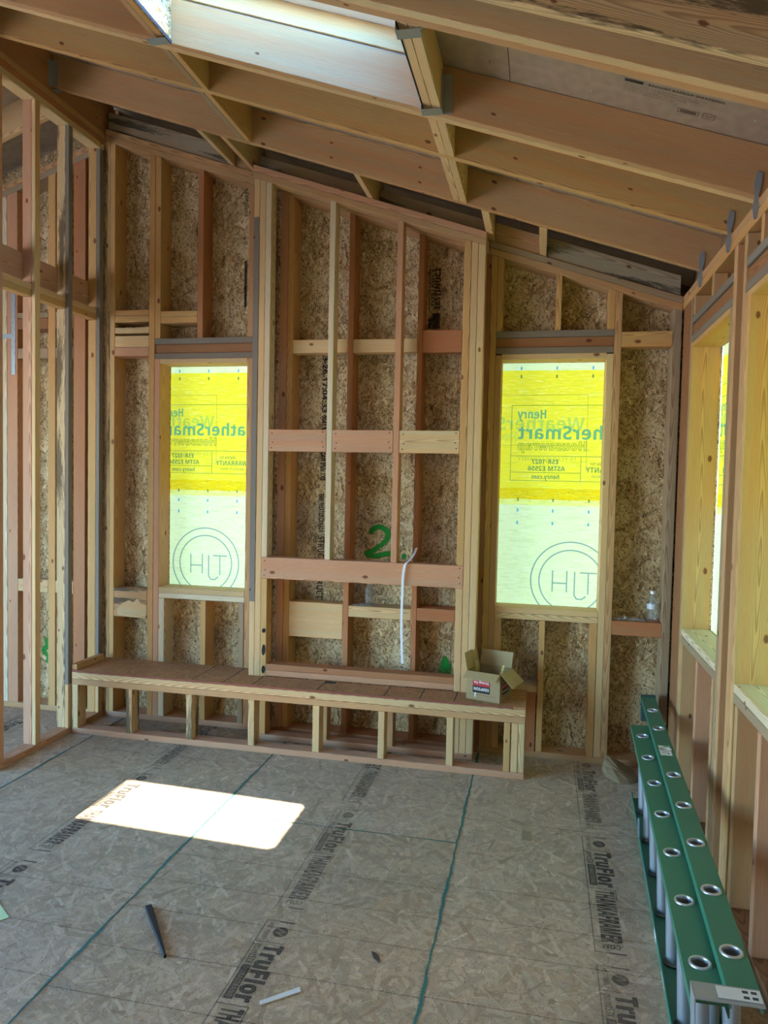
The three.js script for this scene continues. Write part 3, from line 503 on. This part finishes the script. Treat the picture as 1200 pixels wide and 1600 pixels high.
  decal(W, 'printed_lettering', decalMat(canvas(256, 96, (c) => { c.fillStyle = 'rgba(30,28,26,.9)'; c.font = 'bold 84px sans-serif'; c.fillText('nial', 40, 76); })), [-3.52, 3.89 + 0.345 * (-3.52 - xl) + RH - 0.0015, -4.33], 0.2, 0.075, [1, 0.345, 0], [0, 0, 1]);
  for (const [x0, x1] of [[-0.5135, -0.5105], [-1.627, -1.624]]) mesh('dark_edge_strip', stick(x0, x1, -0.002, 0.014, -3.01, -2.432, { slope: M, xr, c: 0.0004, axis: 2 }), new THREE.MeshStandardMaterial({ name: 'dark_navy', color: 0x1e2a38, roughness: 0.8 }), W);  // thin dark navy strips along the lower side edges of the skylight well
  // skylight kerb and frame above the opening
  const top = RH + 0.014;
  const kerb = (x0, x1, z0, z1) => lumber(W, 'skylight_kerb', x0, x1, top, top + 0.09, z0, z1, 'light', { slope: M, xr, axis: x1 - x0 > z1 - z0 ? 0 : 2 });
  kerb(-1.7, -1.65, -3.06, -2.39); kerb(-0.5, -0.46, -3.06, -2.39); kerb(-1.648, -0.502, -3.06, -3.022); kerb(-1.648, -0.502, -2.425, -2.39);
}
{
  const g = structure('window_5', 'roof skylight with glass pane above the rafter well', 'skylight');
  const s = new THREE.Shape([new THREE.Vector2(-1.71, 2.385), new THREE.Vector2(-0.455, 2.385), new THREE.Vector2(-0.455, 3.065), new THREE.Vector2(-1.71, 3.065)]);
  const hole = new THREE.Path(), [a, b, c, d, r] = [-1.6, -0.6, 2.49, 2.955, 0.035];
  hole.moveTo(a + r, c); hole.lineTo(b - r, c); hole.absarc(b - r, c + r, r, -Math.PI / 2, 0); hole.lineTo(b, d - r); hole.absarc(b - r, d - r, r, 0, Math.PI / 2); hole.lineTo(a + r, d); hole.absarc(a + r, d - r, r, Math.PI / 2, Math.PI); hole.lineTo(a, c + r); hole.absarc(a + r, c + r, r, Math.PI, 1.5 * Math.PI);
  s.holes.push(hole);
  const skew = (geo) => { const p = geo.attributes.position; for (let i = 0; i < p.count; i++) { const x = p.getX(i), z = -p.getY(i), y = p.getZ(i); p.setXYZ(i, x, y + yP(x) + RH + 0.105, z); } geo.computeVertexNormals(); return geo; };
  mesh('frame', skew(new THREE.ExtrudeGeometry(s, { depth: 0.03, bevelEnabled: false, curveSegments: 6 })), new THREE.MeshStandardMaterial({ name: 'skylight_frame', color: 0xe8e8e4, roughness: 0.5 }), g);
  const pane = new THREE.Shape([new THREE.Vector2(-1.66, 2.43), new THREE.Vector2(-0.5, 2.43), new THREE.Vector2(-0.5, 3.02), new THREE.Vector2(-1.66, 3.02)]);
  const pg = new THREE.ShapeGeometry(pane); pg.translate(0, 0, 0.034);
  mesh('pane', skew(pg), new THREE.MeshPhysicalMaterial({ name: 'skylight_glass', color: 0xf4fbfa, roughness: 0.02, transmission: 1, thickness: 0, ior: 1.5 }), g);
}

// ---------------------------------------------------------------- housewrap stretched over the window openings
function wrapTexture(shift) { // drawn as read from outdoors, then mirrored: the print is on the outer side
  const S = 2.6, W = 176, Hh = 400; // photograph-like units of 1/256 m
  return canvas(Math.round(W * S), Math.round(Hh * S), (g, w, h) => {
    g.scale(S, S);
    g.fillStyle = '#e0ecaa'; g.fillRect(0, 0, W, Hh); g.fillStyle = '#ecdf34'; g.fillRect(0, 20, W, 212); g.fillStyle = '#e6cc18'; g.fillRect(0, 206, W, 18); g.fillStyle = '#e4ea78'; g.fillRect(0, 224, W, 9);
    let q = 77; const r2 = () => (q = (q * 16807) % 2147483647) / 2147483647;
    for (let i = 0; i < 2600; i++) { g.fillStyle = r2() < 0.5 ? 'rgba(255,255,255,.10)' : 'rgba(120,150,60,.06)'; g.fillRect(r2() * W, r2() * Hh, 4 + r2() * 14, 0.8 + r2() * 1.4); }
    for (let i = 0; i < 60; i++) { g.fillStyle = 'rgba(190,140,20,.35)'; g.fillRect(r2() * W, 208 + r2() * 20, 1.5 + r2() * 3, 1); }
    const dx = shift, ln = (x0, y0, x1, y1, c, lw = 0.7) => { g.strokeStyle = c; g.lineWidth = lw; g.beginPath(); g.moveTo(x0, y0); g.lineTo(x1, y1); g.stroke(); };
    const mir = (s, x, y, wd, font, col, stroke) => { g.save(); g.translate(x + wd, y); g.scale(-1, 1); g[stroke ? 'strokeStyle' : 'fillStyle'] = col; g.lineWidth = 0.7; fit(g, s, 0, 0, wd, font, stroke); g.restore(); };
    const teal = 'rgba(86,160,120,.85)', faint = 'rgba(120,180,110,.42)', dark = 'rgba(84,120,60,.85)';
    for (const [y, n] of [[14, 0], [27, 0], [222, 0], [239, 0], [259, 0]]) for (let k = -2; k < 5; k++) { g.fillStyle = y < 20 || y > 230 ? 'rgba(70,150,190,.8)' : 'rgba(110,130,70,.85)'; g.fillRect(37 + dx * 0.3 + k * 55, y, 2.6, 5); }
    // faint second layer
    ln(-90 + dx + 0, 60, 140 + dx, 58, 'rgba(110,130,50,.5)'); ln(140 + dx, 58, 140 + dx, 178, 'rgba(110,130,50,.45)'); ln(-60 + dx, 138, 140 + dx, 138, 'rgba(110,130,50,.35)');
    mir('WeatherSmart', -70 + dx, 113, 206, 'bold 27px sans-serif', faint); mir('Housewrap', -66 + dx, 130, 100, 'bold 17px sans-serif', faint, true); mir('15 YEAR WARRANTY', 34 + dx, 163, 92, '9px sans-serif', 'rgba(120,160,80,.4)');
    // front layer
    const x0 = 23 + dx, x1 = 300 + dx; ln(x0, 75, x1, 74, dark); ln(x0, 75, x0, 194, dark); ln(x0, 194, x1, 194, dark); ln(x0, 155, x1, 155, dark); ln(x0, 181, 132 + dx, 181, dark); ln(132 + dx, 155, 132 + dx, 194, dark);
    mir('Henry', 32 + dx, 95, 46, 'bold 19px sans-serif', teal); mir('WeatherSmart', 33 + dx, 128, 206, 'bold 29px sans-serif', teal); mir('Housewrap', 33 + dx, 145, 108, 'bold 19px sans-serif', 'rgba(90,130,50,.95)', true);
    mir('ESR-1027', 56 + dx, 167, 42, 'bold 10.5px sans-serif', 'rgba(84,136,80,.9)'); mir('ASTM E2556', 50 + dx, 178, 58, 'bold 10.5px sans-serif', 'rgba(84,136,80,.9)'); mir('henry.com', 56 + dx, 191, 44, 'bold 9.5px sans-serif', 'rgba(84,136,80,.9)');
    mir('eligible for', 146 + dx, 168, 30, '7px sans-serif', dark); mir('WARRANTY', 140 + dx, 180, 58, 'bold 11px sans-serif', 'rgba(90,140,80,.85)'); mir('warranty for details', 148 + dx, 187, 44, '5px sans-serif', dark);
    g.strokeStyle = 'rgba(120,150,130,.85)'; g.lineWidth = 2; for (const r of [62, 49]) { g.beginPath(); g.arc(122 + dx, 352, r, 0, 7); g.stroke(); }
    g.lineWidth = 2; const L = (pts) => { g.beginPath(); pts.forEach(([x, y], i) => (i ? g.lineTo : g.moveTo).call(g, x + dx, y)); g.stroke(); };
    L([[94, 336], [94, 370]]); L([[116, 336], [116, 370]]); L([[94, 356], [116, 356]]); L([[128, 337], [128, 374], [132, 380], [140, 380], [146, 375]]); L([[136, 338], [162, 338]]); L([[149, 338], [149, 372]]);
  });
}
function wrapMat(tex) { return new THREE.MeshPhysicalMaterial({ name: 'housewrap', map: tex, roughness: 1, transmission: 0.108, thickness: 0, ior: 1.1, specularIntensity: 0.2 }); }
function wrapSheet(name, label, tex, w, h, at, turn) {
  const g = new THREE.PlaneGeometry(w, h, 24, 48), p = g.attributes.position;
  for (let i = 0; i < p.count; i++) p.setZ(i, 0.003 * nz(p.getX(i) * 4, p.getY(i) * 3, 5) + 0.0015 * nz(p.getX(i) * 11, p.getY(i) * 9, 2));
  g.computeVertexNormals();
  const m = mesh(name, g, wrapMat(tex)); m.position.set(...at); m.rotation.y = turn; m.userData = { label, category: 'window', kind: 'structure' }; return m;
}
// sheets are a little larger than the openings (drawn area 0.6875 x 1.5625 m)
wrapSheet('window_1', 'window opening left of the timber frame covered with yellow green housewrap', wrapTexture(-54 + 9), 0.6875, 1.5625, [-2.195, 1.667, ZO - 0.018], 0);
wrapSheet('window_2', 'window opening right of the timber frame covered with yellow green housewrap', wrapTexture(9 - 6), 0.6875, 1.5625, [0.052, 1.663, ZO - 0.018], 0);
wrapSheet('window_3', 'right wall window nearest the corner covered with housewrap', wrapTexture(-30), 0.86, 1.5625, [XRo + 0.02, 1.66, -3.8], -Math.PI / 2);
wrapSheet('window_4', 'right wall window above the ladder covered with housewrap', wrapTexture(10), 0.82, 1.5625, [XRo + 0.02, 1.66, -2.71], -Math.PI / 2);

// ---------------------------------------------------------------- bench
{
  const g = thing('bench', 'long low built in bench of raw lumber with red edged strand board top', 'bench');
  const F = -4.155, bx = [-2.908, -0.046];
  const L = (n, x0, x1, y0, y1, z0, z1, t, o) => lumber(g, n, x0, x1, y0, y1, z0, z1, t, o);
  L('bottom_plate', bx[0], bx[1], 0, 0.038, F, F - 0.089, 'pink', { axis: 0, tex: 0 });
  L('top_plate', bx[0], bx[1], 0.319, 0.357, F, F - 0.089, 'tan', { axis: 0 }); L('nosing', bx[0], bx[1], 0.358, 0.398, F, F - 0.089, 'light', { axis: 0, tex: 3 });
  for (const [a, b, t, x] of [[-2.906, -2.864, 'light', 2], [-2.521, -2.482, 'light', 2], [-2.11, -2.07, 'light', 2], [-1.702, -1.662, 'light', 2], [-1.292, -1.25, 'light', 1], [-0.891, -0.853, 'light', 1], [-0.488, -0.45, 'light', 1], [-0.163, -0.127, 'gold', 1], [-0.121, -0.085, 'light', 1], [-0.082, -0.048, 'light', 0]]) L('stud', a, b, 0.0385, 0.3185, F, F - 0.089, t, { axis: 1, tex: x });
  // joists from front to wall, carrying the top
  for (const x of [-2.9, -2.3, -0.09]) L('joist', x, x + 0.038, 0.318, 0.397, F - 0.09, ZB + 0.001, 'tan', { axis: 2 });
  const top = (x0, x1, z1) => {
    const s = stick(x0, x1, 0.4, 0.412, F + 0.001, z1, { c: 0.0008, axis: 0 }), p = s.attributes.position, u = s.attributes.uv; for (let i = 0; i < p.count; i++) u.setXY(i, p.getX(i) * 1.3, p.getZ(i) * 1.3);
    return mesh('top_board', s, mOsbBench, g);
  };
  top(bx[0], -1.795, ZB + 0.001); top(-1.794, -0.349, ZC + 0.001); top(-0.348, bx[1], ZB + 0.001);
  const paint = new THREE.MeshStandardMaterial({ name: 'red_edge_paint', color: 0x8a4c3a, roughness: 0.85 });
  mesh('painted_edge', stick(bx[0], -0.115, 0.4005, 0.4125, F + 0.0012, F + 0.0032, { c: 0.0006 }), paint, g, 'red painted board edge');
  const ln = decalMat(canvas(16, 256, (c) => { c.fillStyle = 'rgba(36,32,30,.85)'; c.fillRect(5, 0, 6, 256); }));
  for (const [x, z1] of [[-2.885, -4.45], [-2.075, -4.51], [-1.868, -4.51], [-1.678, -4.36], [-1.268, -4.36], [-0.86, -4.36], [-0.65, -4.36], [-0.45, -4.36]]) decal(g, 'marked_line', ln, [x, 0.4132, (F + z1) / 2], 0.016, F - z1, [1, 0, 0], [0, 0, -1]);
  lumber(g, 'end_ledger', -2.912, -2.874, 0.4125, 0.45, -4.16, -4.46, 'tan', { axis: 2 });
  base(g, -1.48, 0, -4.3);
}

// ---------------------------------------------------------------- cardboard box on the bench
{
  const card = new THREE.MeshStandardMaterial({ name: 'cardboard', color: 0xa08a66, roughness: 0.92 }), cardIn = new THREE.MeshStandardMaterial({ name: 'cardboard_inside', color: 0xb39c72, roughness: 0.92 });
  const g = thing('cardboard_box', 'small open cardboard carton with red and black label on the bench', 'box');
  const w = 0.205, d = 0.2, h = 0.165, t = 0.004;
  mesh('bottom', stick(-w / 2, w / 2, 0, t, -d / 2, d / 2, { c: 0.001 }), card, g);
  mesh('front_panel', stick(-w / 2, w / 2, t, h, d / 2 - t, d / 2, { c: 0.001 }), card, g); mesh('back_panel', stick(-w / 2, w / 2, t, h, -d / 2, -d / 2 + t, { c: 0.001 }), card, g);
  mesh('side_panel', stick(w / 2 - t, w / 2, t, h, -d / 2 + t, d / 2 - t, { c: 0.001 }), card, g); mesh('side_panel', stick(-w / 2, -w / 2 + t, t, h, -d / 2 + t, d / 2 - t, { c: 0.001 }), card, g);
  const flap = (fw, fl, pos, rot) => { const m = mesh('flap', stick(-fw / 2, fw / 2, 0, fl, -t / 2, t / 2, { c: 0.001 }), cardIn, g); m.position.set(...pos); m.rotation.set(...rot); return m; };
  const f = flap(w - 0.004, 0.075, [0, h - 0.001, d / 2], [0, 0, 0]); f.rotation.set(1.95, 0, 0);
  const b = flap(w - 0.004, 0.09, [0, h - 0.001, -d / 2], [-0.28, 0, 0]); b.rotation.x = -0.28;
  const r = flap(d - 0.01, 0.1, [w / 2 + 0.001, h - 0.001, 0], [0, 0, 0]); r.rotation.order = 'YXZ'; r.rotation.set(2.3, Math.PI / 2, 0);
  const l = flap(d - 0.01, 0.1, [-w / 2, h - 0.001, 0], [0, 0, 0]); l.rotation.order = 'YXZ'; l.rotation.set(0.2, -Math.PI / 2, 0);
  const brand = canvas(512, 384, (c, W, H) => { // printed the other way up: the carton stands on its head
    c.translate(W, H); c.rotate(Math.PI); c.fillStyle = '#20242a'; c.fillRect(0, 0, W, H * 0.5); c.fillStyle = '#b9363c'; c.fillRect(0, H * 0.5, W, H * 0.5); c.fillStyle = '#e8e4dc'; c.font = 'bold 120px sans-serif'; c.fillText('SIMPSON', 24, H * 0.4, W - 48); c.font = 'bold 100px sans-serif'; c.fillText('Strong-Tie', 30, H * 0.86, W - 60);
  });
  const lm = new THREE.MeshStandardMaterial({ name: 'carton_print', map: brand, roughness: 0.85 });
  decal(g, 'printed_label', lm, [-0.01, 0.083, d / 2 + 0.0012], 0.105, 0.078, [1, 0, 0], [0, 1, 0]); decal(g, 'printed_label', lm, [w / 2 + 0.0012, 0.07, 0.01], 0.1, 0.06, [0, 0, -1], [0, 1, 0]);
  const rule = decalMat(canvas(512, 16, (c) => { c.fillStyle = 'rgba(30,28,26,.8)'; for (let i = 0; i < 14; i++) c.fillRect(8 + i * 36, 5, 20, 6); }));
  decal(g, 'printed_line', rule, [0, 0.032, d / 2 + 0.0012], 0.17, 0.006, [1, 0, 0], [0, 1, 0]);
  decal(g, 'sticker', decalMat(canvas(32, 64, (c) => { c.fillStyle = '#f4f2ec'; c.beginPath(); c.moveTo(6, 4); c.lineTo(28, 8); c.lineTo(18, 30); c.lineTo(20, 60); c.lineTo(8, 50); c.fill(); })), [-0.045, 0.03, d / 2 + 0.0016], 0.016, 0.032, [1, 0, 0], [0, 1, 0]);
  g.position.set(-0.262, 0.4128, -4.31); g.rotation.y = -0.3;
  // collated nails standing in the carton
  const brass = new THREE.MeshStandardMaterial({ name: 'brass_nails', color: 0xd8b94a, metalness: 0.6, roughness: 0.35 }), tape = new THREE.MeshStandardMaterial({ name: 'paper_tape', color: 0xe2cf8a, roughness: 0.8 });
  const strip = (label, pos, rot) => {
    const n = thing('nail_strip', label, 'nails', { group: 'nail strips in the carton' });
    mesh('paper_tape', stick(-0.006, 0.006, 0.02, 0.2, -0.001, 0.001, { c: 0.0003 }), tape, n);
    for (let i = 0; i < 9; i++) { const c = new THREE.CylinderGeometry(0.0018, 0.0018, 0.03, 6); c.rotateZ(Math.PI / 2 - 0.3); c.translate(0, 0.03 + i * 0.019, 0.0035); mesh('nail', c, brass, n); }
    n.position.set(...pos); n.rotation.set(...rot);
  };
  strip('brass nail strip sticking out of the carton at its left corner', [-0.325, 0.42, -4.31], [0, -0.3, 0.08]); strip('brass nail strip sticking out of the carton at its right side', [-0.235, 0.42, -4.3], [0, -0.3, -0.3]);
}

// ---------------------------------------------------------------- extension ladder lying on its edge
{
  const g = thing('extension_ladder', 'green fibreglass extension ladder lying on its side along the right wall', 'ladder');
  const green = new THREE.MeshStandardMaterial({ name: 'green_fibreglass', color: 0x34775f, roughness: 0.45 }), alu = new THREE.MeshStandardMaterial({ name: 'aluminium', color: 0xa9acb2, metalness: 0.55, roughness: 0.45 });
  const ringMat = new THREE.MeshStandardMaterial({ name: 'bright_aluminium', color: 0xc9ccd0, metalness: 0.7, roughness: 0.35 });
  const web = (xc, hw, y, z0, z1, rz, n) => { // flat of a rail, bored through at every rung
    const sh = new THREE.Shape([[xc - hw, z0], [xc + hw, z0], [xc + hw, z1], [xc - hw, z1]].map((p) => new THREE.Vector2(...p)));
    for (let i = 0; i < n; i++) { const z = rz + i * 0.305; if (z > z1 - 0.05) break; const h = new THREE.Path(); h.absarc(xc, z, 0.0223, 0, 2 * Math.PI, true); sh.holes.push(h); }
    const e = new THREE.ExtrudeGeometry(sh, { depth: 0.005, bevelEnabled: false, curveSegments: 10 }); e.rotateX(Math.PI / 2); e.translate(0, y + 0.005, 0); return e;
  };
  const section = (xc, hw, lowY, topY, z0, z1, rz, n) => {
    for (const [y, s] of [[topY, -1], [lowY, 1]]) mesh('rail', mergeGeometries([web(xc, hw, y + (s < 0 ? -0.005 : 0), z0, z1, rz, n), stick(xc - hw, xc - hw + 0.005, y + s * 0.004, y + s * 0.034, z0, z1, { c: 0.0012 }), stick(xc + hw - 0.005, xc + hw, y + s * 0.004, y + s * 0.034, z0, z1, { c: 0.0012 })]), green, g);
    for (let i = 0; i < n; i++) {
      const z = rz + i * 0.305; if (z > z1 - 0.05) break;
      const tube = new THREE.LatheGeometry([[0.02, lowY + 0.006], [0.03, lowY + 0.008], [0.03, lowY + 0.012], [0.0225, lowY + 0.017], [0.0225, topY - 0.0055]].map((p) => new THREE.Vector2(...p)), 18); tube.translate(xc, 0, z);
      const rung = mesh('rung', tube, alu, g);
      const ring = new THREE.LatheGeometry([[0.0215, -0.006], [0.0218, 0.003], [0.0255, 0.005], [0.029, 0.0038], [0.0302, 0.0]].map((p) => new THREE.Vector2(...p)), 22); ring.translate(xc, topY + 0.0002, z); mesh('ring', ring, ringMat, rung);
    }
  };
  section(0.0, 0.045, 0.0, 0.4, -1.06, 1.1, -0.885, 8); section(0.076, 0.038, 0.012, 0.445, -1.45, 1.13, -1.185, 8);
  mesh('end_bracket', mergeGeometries([stick(-0.046, 0.112, 0.4465, 0.45, 1.1, 1.16, { c: 0.001 }), stick(-0.046, -0.042, 0.3, 0.45, 1.1, 1.16, { c: 0.001 }), stick(-0.046, 0.112, 0.446, 0.45, 1.16, 1.164, { c: 0.001 })]), alu, g, 'grey metal end bracket');
  mesh('end_cap', stick(0.035, 0.117, 0.3, 0.452, -1.475, -1.448, { c: 0.004 }), new THREE.MeshStandardMaterial({ name: 'dark_plastic', color: 0x2d4a46, roughness: 0.6 }), g);
  mesh('pulley_arm', stick(-0.05, -0.042, 0.03, 0.12, -0.56, -0.545, { c: 0.001 }), alu, g);
  const lab = decalMat(canvas(128, 256, (c) => { c.fillStyle = '#e9eadf'; c.fillRect(0, 0, 128, 256); c.fillStyle = '#2f6b52'; c.fillRect(60, 8, 60, 18); c.fillStyle = '#333'; for (let i = 0; i < 8; i++) c.fillRect(10, 50 + i * 22, 50 + (i * 37) % 50, 4); c.fillRect(80, 190, 22, 22); }));
  decal(g, 'sticker', lab, [0.073, 0.4462, -0.56], 0.05, 0.13, [1, 0, 0], [0, 0, -1]);
  decal(g, 'sticker', decalMat(canvas(256, 96, (c) => { c.fillStyle = '#dfe0d8'; c.fillRect(0, 0, 256, 96); c.fillStyle = '#444'; for (const [x, y] of [[150, 12], [200, 12], [150, 56], [200, 56]]) c.fillRect(x, y, 34, 22); })), [0.06, 0.4504, 1.13], 0.1, 0.045, [1, 0, 0], [0, 0, -1]);
  decal(g, 'caution_lettering', decalMat(canvas(256, 64, (c) => { c.fillStyle = '#dfe6e0'; c.font = 'italic bold 58px sans-serif'; c.fillText('CAUTION', 4, 52, 248); })), [-0.0445, 0.017, 0.45], 0.11, 0.026, [0, 0, 1], [0, 1, 0]);
  decal(g, 'sticker', lab, [-0.0445, 0.017, 0.2], 0.06, 0.03, [0, 0, 1], [0, 1, 0]);
  g.position.set(0.517, 0, -3.0); g.rotation.set(0, -0.048, 0.04); g.rotation.order = 'YXZ';
}

// ---------------------------------------------------------------- small things
const clear = new THREE.MeshPhysicalMaterial({ name: 'clear_plastic', color: 0xf2f6f6, roughness: 0.06, transmission: 0.92, thickness: 0, ior: 1.45 });
const film = new THREE.MeshPhysicalMaterial({ name: 'plastic_film', color: 0xe4e8ea, roughness: 0.3, transmission: 0.55, thickness: 0, ior: 1.4 });
const white = new THREE.MeshStandardMaterial({ name: 'white_plastic', color: 0xe8e9ea, roughness: 0.5 });
function bottle(label, x, y, z, s, band) {
  const g = thing('plastic_bottle', label, 'bottle', { group: 'empty water bottles' });
  const pts = [[0.001, 0.002], [0.026, 0.0], [0.031, 0.006], [0.031, 0.03], [0.0292, 0.034], [0.031, 0.038], [0.031, 0.055], [0.0292, 0.059], [0.031, 0.063], [0.031, 0.105], [0.028, 0.122], [0.018, 0.142], [0.0125, 0.15], [0.0125, 0.16]].map((p) => new THREE.Vector2(...p));
  mesh('body', new THREE.LatheGeometry(pts, 28), clear, g);
  const cap = new THREE.CylinderGeometry(0.0145, 0.0145, 0.016, 20); cap.translate(0, 0.168, 0); mesh('cap', cap, white, g);
  if (band) { const b = new THREE.CylinderGeometry(0.0316, 0.0316, 0.03, 28, 1, true); b.translate(0, 0.088, 0); mesh('label_band', b, new THREE.MeshStandardMaterial({ name: 'paper_band', color: 0xcfd3d4, roughness: 0.6, side: THREE.DoubleSide }), g); }
  g.scale.setScalar(s); g.position.set(x, y, z); return g;
}
bottle('clear plastic bottle with white cap on the block below the spray painted number', -1.06, 0.8668, -4.585, 0.84, false);
bottle('clear plastic bottle with pale label on the block in the right corner', 0.668, 0.8688, -4.57, 1.02, true);
function crumple(name, label, x, y, z, w, d, h, mat, s, cat = 'plastic wrap') {
  const g = new THREE.PlaneGeometry(w, d, 26, 18); g.rotateX(-Math.PI / 2); const p = g.attributes.position;
  for (let i = 0; i < p.count; i++) { const a = p.getX(i), b = p.getZ(i), e = 1 - Math.max(Math.abs(a) / w, Math.abs(b) / d) * 2; p.setY(i, 0.0012 + Math.abs(h * (nz(a * 28, b * 30, s) + 0.5 * nz(a * 70, b * 60, s + 4))) + h * 0.7 * Math.max(0, e) * (0.6 + nz(a * 12, b * 9, s))); p.setX(i, a + 0.01 * nz(a * 20, b * 25, s + 8)); p.setZ(i, b + 0.012 * nz(a * 22, b * 20, s + 2)); }
  g.computeVertexNormals(); const m = mesh(name, g, mat); m.position.set(x, y, z); m.userData = { label, category: cat }; return m;
}
crumple('plastic_wrapper', 'crumpled clear plastic wrapper beside the bottle below the green number', -1.07, 0.8665, -4.56, 0.16, 0.075, 0.012, film, 1);
crumple('plastic_wrapper_001', 'crumpled clear plastic wrapper on the block in the right corner', 0.535, 0.8685, -4.56, 0.18, 0.08, 0.02, film, 6);
{ // white strap hanging over the mantel beam
  const pts = [[-0.742, 1.255, -4.49], [-0.752, 1.215, -4.44], [-0.768, 1.185, -4.385], [-0.786, 1.165, -4.352], [-0.797, 1.1, -4.346], [-0.8, 1.0, -4.35], [-0.802, 0.8, -4.353], [-0.797, 0.66, -4.353], [-0.79, 0.56, -4.35]].map((p) => new THREE.Vector3(...p));
  const c = new THREE.CatmullRomCurve3(pts), n = 60, P = [], I = [];
  for (let i = 0; i <= n; i++) { const p = c.getPoint(i / n), hw = 0.0075; P.push(p.x - hw, p.y, p.z, p.x + hw, p.y + 0.002, p.z, p.x + hw, p.y + 0.002, p.z + 0.0016, p.x - hw, p.y, p.z + 0.0016); if (i) for (let k = 0; k < 4; k++) { const a = (i - 1) * 4 + k, b = (i - 1) * 4 + (k + 1) % 4; I.push(a, b, a + 4, b, b + 4, a + 4); } }
  const g = new THREE.BufferGeometry(); g.setAttribute('position', new THREE.Float32BufferAttribute(P, 3)); g.setIndex(I); g.computeVertexNormals();
  const m = mesh('plastic_strap', g, new THREE.MeshStandardMaterial({ name: 'white_strap', color: 0xe6e6ea, roughness: 0.5, side: THREE.DoubleSide })); m.userData = { label: 'thin white plastic strap hanging over the mantel beam', category: 'strap' };
}
{ // kraft paper bag crumpled by the ladder
  const g = new THREE.SphereGeometry(1, 22, 16), p = g.attributes.position;
  for (let i = 0; i < p.count; i++) { let [x, y, z] = [p.getX(i), p.getY(i), p.getZ(i)]; const k = 1 + 0.22 * nz(x * 2.2, y * 2.2, z * 2.2) + 0.08 * nz(x * 7, y * 6, z * 7); x *= k; z *= k; y = Math.max(y * k, -0.55); const up = (y + 0.55); p.setXYZ(i, (x * (1 - 0.45 * up)) * 0.11 - up * 0.05, up * 0.075, z * (1 - 0.45 * up) * 0.12); }
  g.computeVertexNormals(); const gg = g.toNonIndexed(); gg.computeVertexNormals();
  const m = mesh('paper_bag', gg, new THREE.MeshStandardMaterial({ name: 'kraft_paper', color: 0x8a7254, roughness: 0.9 })); m.position.set(0.5, 0, -4.35); m.userData = { label: 'crumpled brown kraft paper bag on the floor behind the ladder', category: 'bag' };
}
{ // black tapered wedge on the floor
  const a = new THREE.Vector3(-1.437, 0, -2.533), b = new THREE.Vector3(-1.228, 0, -2.278), len = a.distanceTo(b);
  const s = new THREE.Shape([[-0.011, 0], [0.011, 0], [0.01, 0.09], [0.007, 0.2], [0.003, len], [-0.003, len], [-0.006, 0.2], [-0.01, 0.09]].map((q) => new THREE.Vector2(...q)));
  const g = new THREE.ExtrudeGeometry(s, { depth: 0.01, bevelEnabled: true, bevelSize: 0.0015, bevelThickness: 0.0015, bevelSegments: 1 }); g.rotateX(Math.PI / 2); g.translate(0, 0.0118, 0);
  const m = mesh('wedge', g, new THREE.MeshStandardMaterial({ name: 'black_plastic', color: 0x1d232c, roughness: 0.55 })); m.position.copy(a); m.rotation.y = Math.atan2(b.x - a.x, b.z - a.z); m.userData = { label: 'slim black tapered wedge lying on the floor', category: 'wedge' };
}
{ // sheet of pale green paper at the left edge
  const g = new THREE.BoxGeometry(0.2, 0.0006, 0.14, 6, 1, 4), p = g.attributes.position; for (let i = 0; i < p.count; i++) p.setY(i, p.getY(i) + 0.002 + 0.002 * Math.abs(nz(p.getX(i) * 12, p.getZ(i) * 10, 1)));
  g.computeVertexNormals(); const m = mesh('paper_sheet', g, new THREE.MeshStandardMaterial({ name: 'green_paper', color: 0xd4ecb0, roughness: 0.8 })); m.position.set(-2.03, 0, -2.35); m.rotation.y = -0.6; m.userData = { label: 'pale green sheet of paper on the floor at the left edge', category: 'paper' };
}
function chip(name, label, cat, pts, h, x, z, ry, color) {
  const g = new THREE.ExtrudeGeometry(new THREE.Shape(pts.map((q) => new THREE.Vector2(...q))), { depth: h, bevelEnabled: false }); g.rotateX(-Math.PI / 2);
  const m = mesh(name, g, new THREE.MeshStandardMaterial({ name: cat, color, roughness: 0.8 })); m.position.set(x, 0.0005, z); m.rotation.y = ry; m.userData = { label, category: cat }; return m;
}
chip('wood_offcut', 'small pale wooden offcut on the floor beside the printed lettering', 'offcut', [[-0.07, -0.009], [0.068, -0.012], [0.072, 0.01], [-0.066, 0.009]], 0.004, -0.775, -2.19, 0.72, 0xdcdad6);
chip('wood_chip', 'dark curled chip of wood on the floor near the green seam', 'wood chip', [[-0.034, -0.004], [0.0, -0.01], [0.036, 0.002], [0.01, 0.009], [-0.02, 0.007]], 0.004, -0.517, -2.455, -1.0, 0x4a4038);
chip('cardboard_scrap', 'small square scrap of cardboard on the floor in front of the bench', 'scrap', [[-0.021, -0.045], [0.021, -0.045], [0.021, 0.045], [-0.021, 0.045]], 0.003, -0.018, -3.49, 0, 0x9c8c70);
chip('plastic_shim', 'small black shim lying on the bench below the frame', 'shim', [[-0.035, -0.012], [0.035, -0.009], [0.035, 0.009], [-0.035, 0.012]], 0.005, -1.235, -4.33, 0.1, 0x22262a).position.y = 0.4128;

renderer.render(scene, camera);
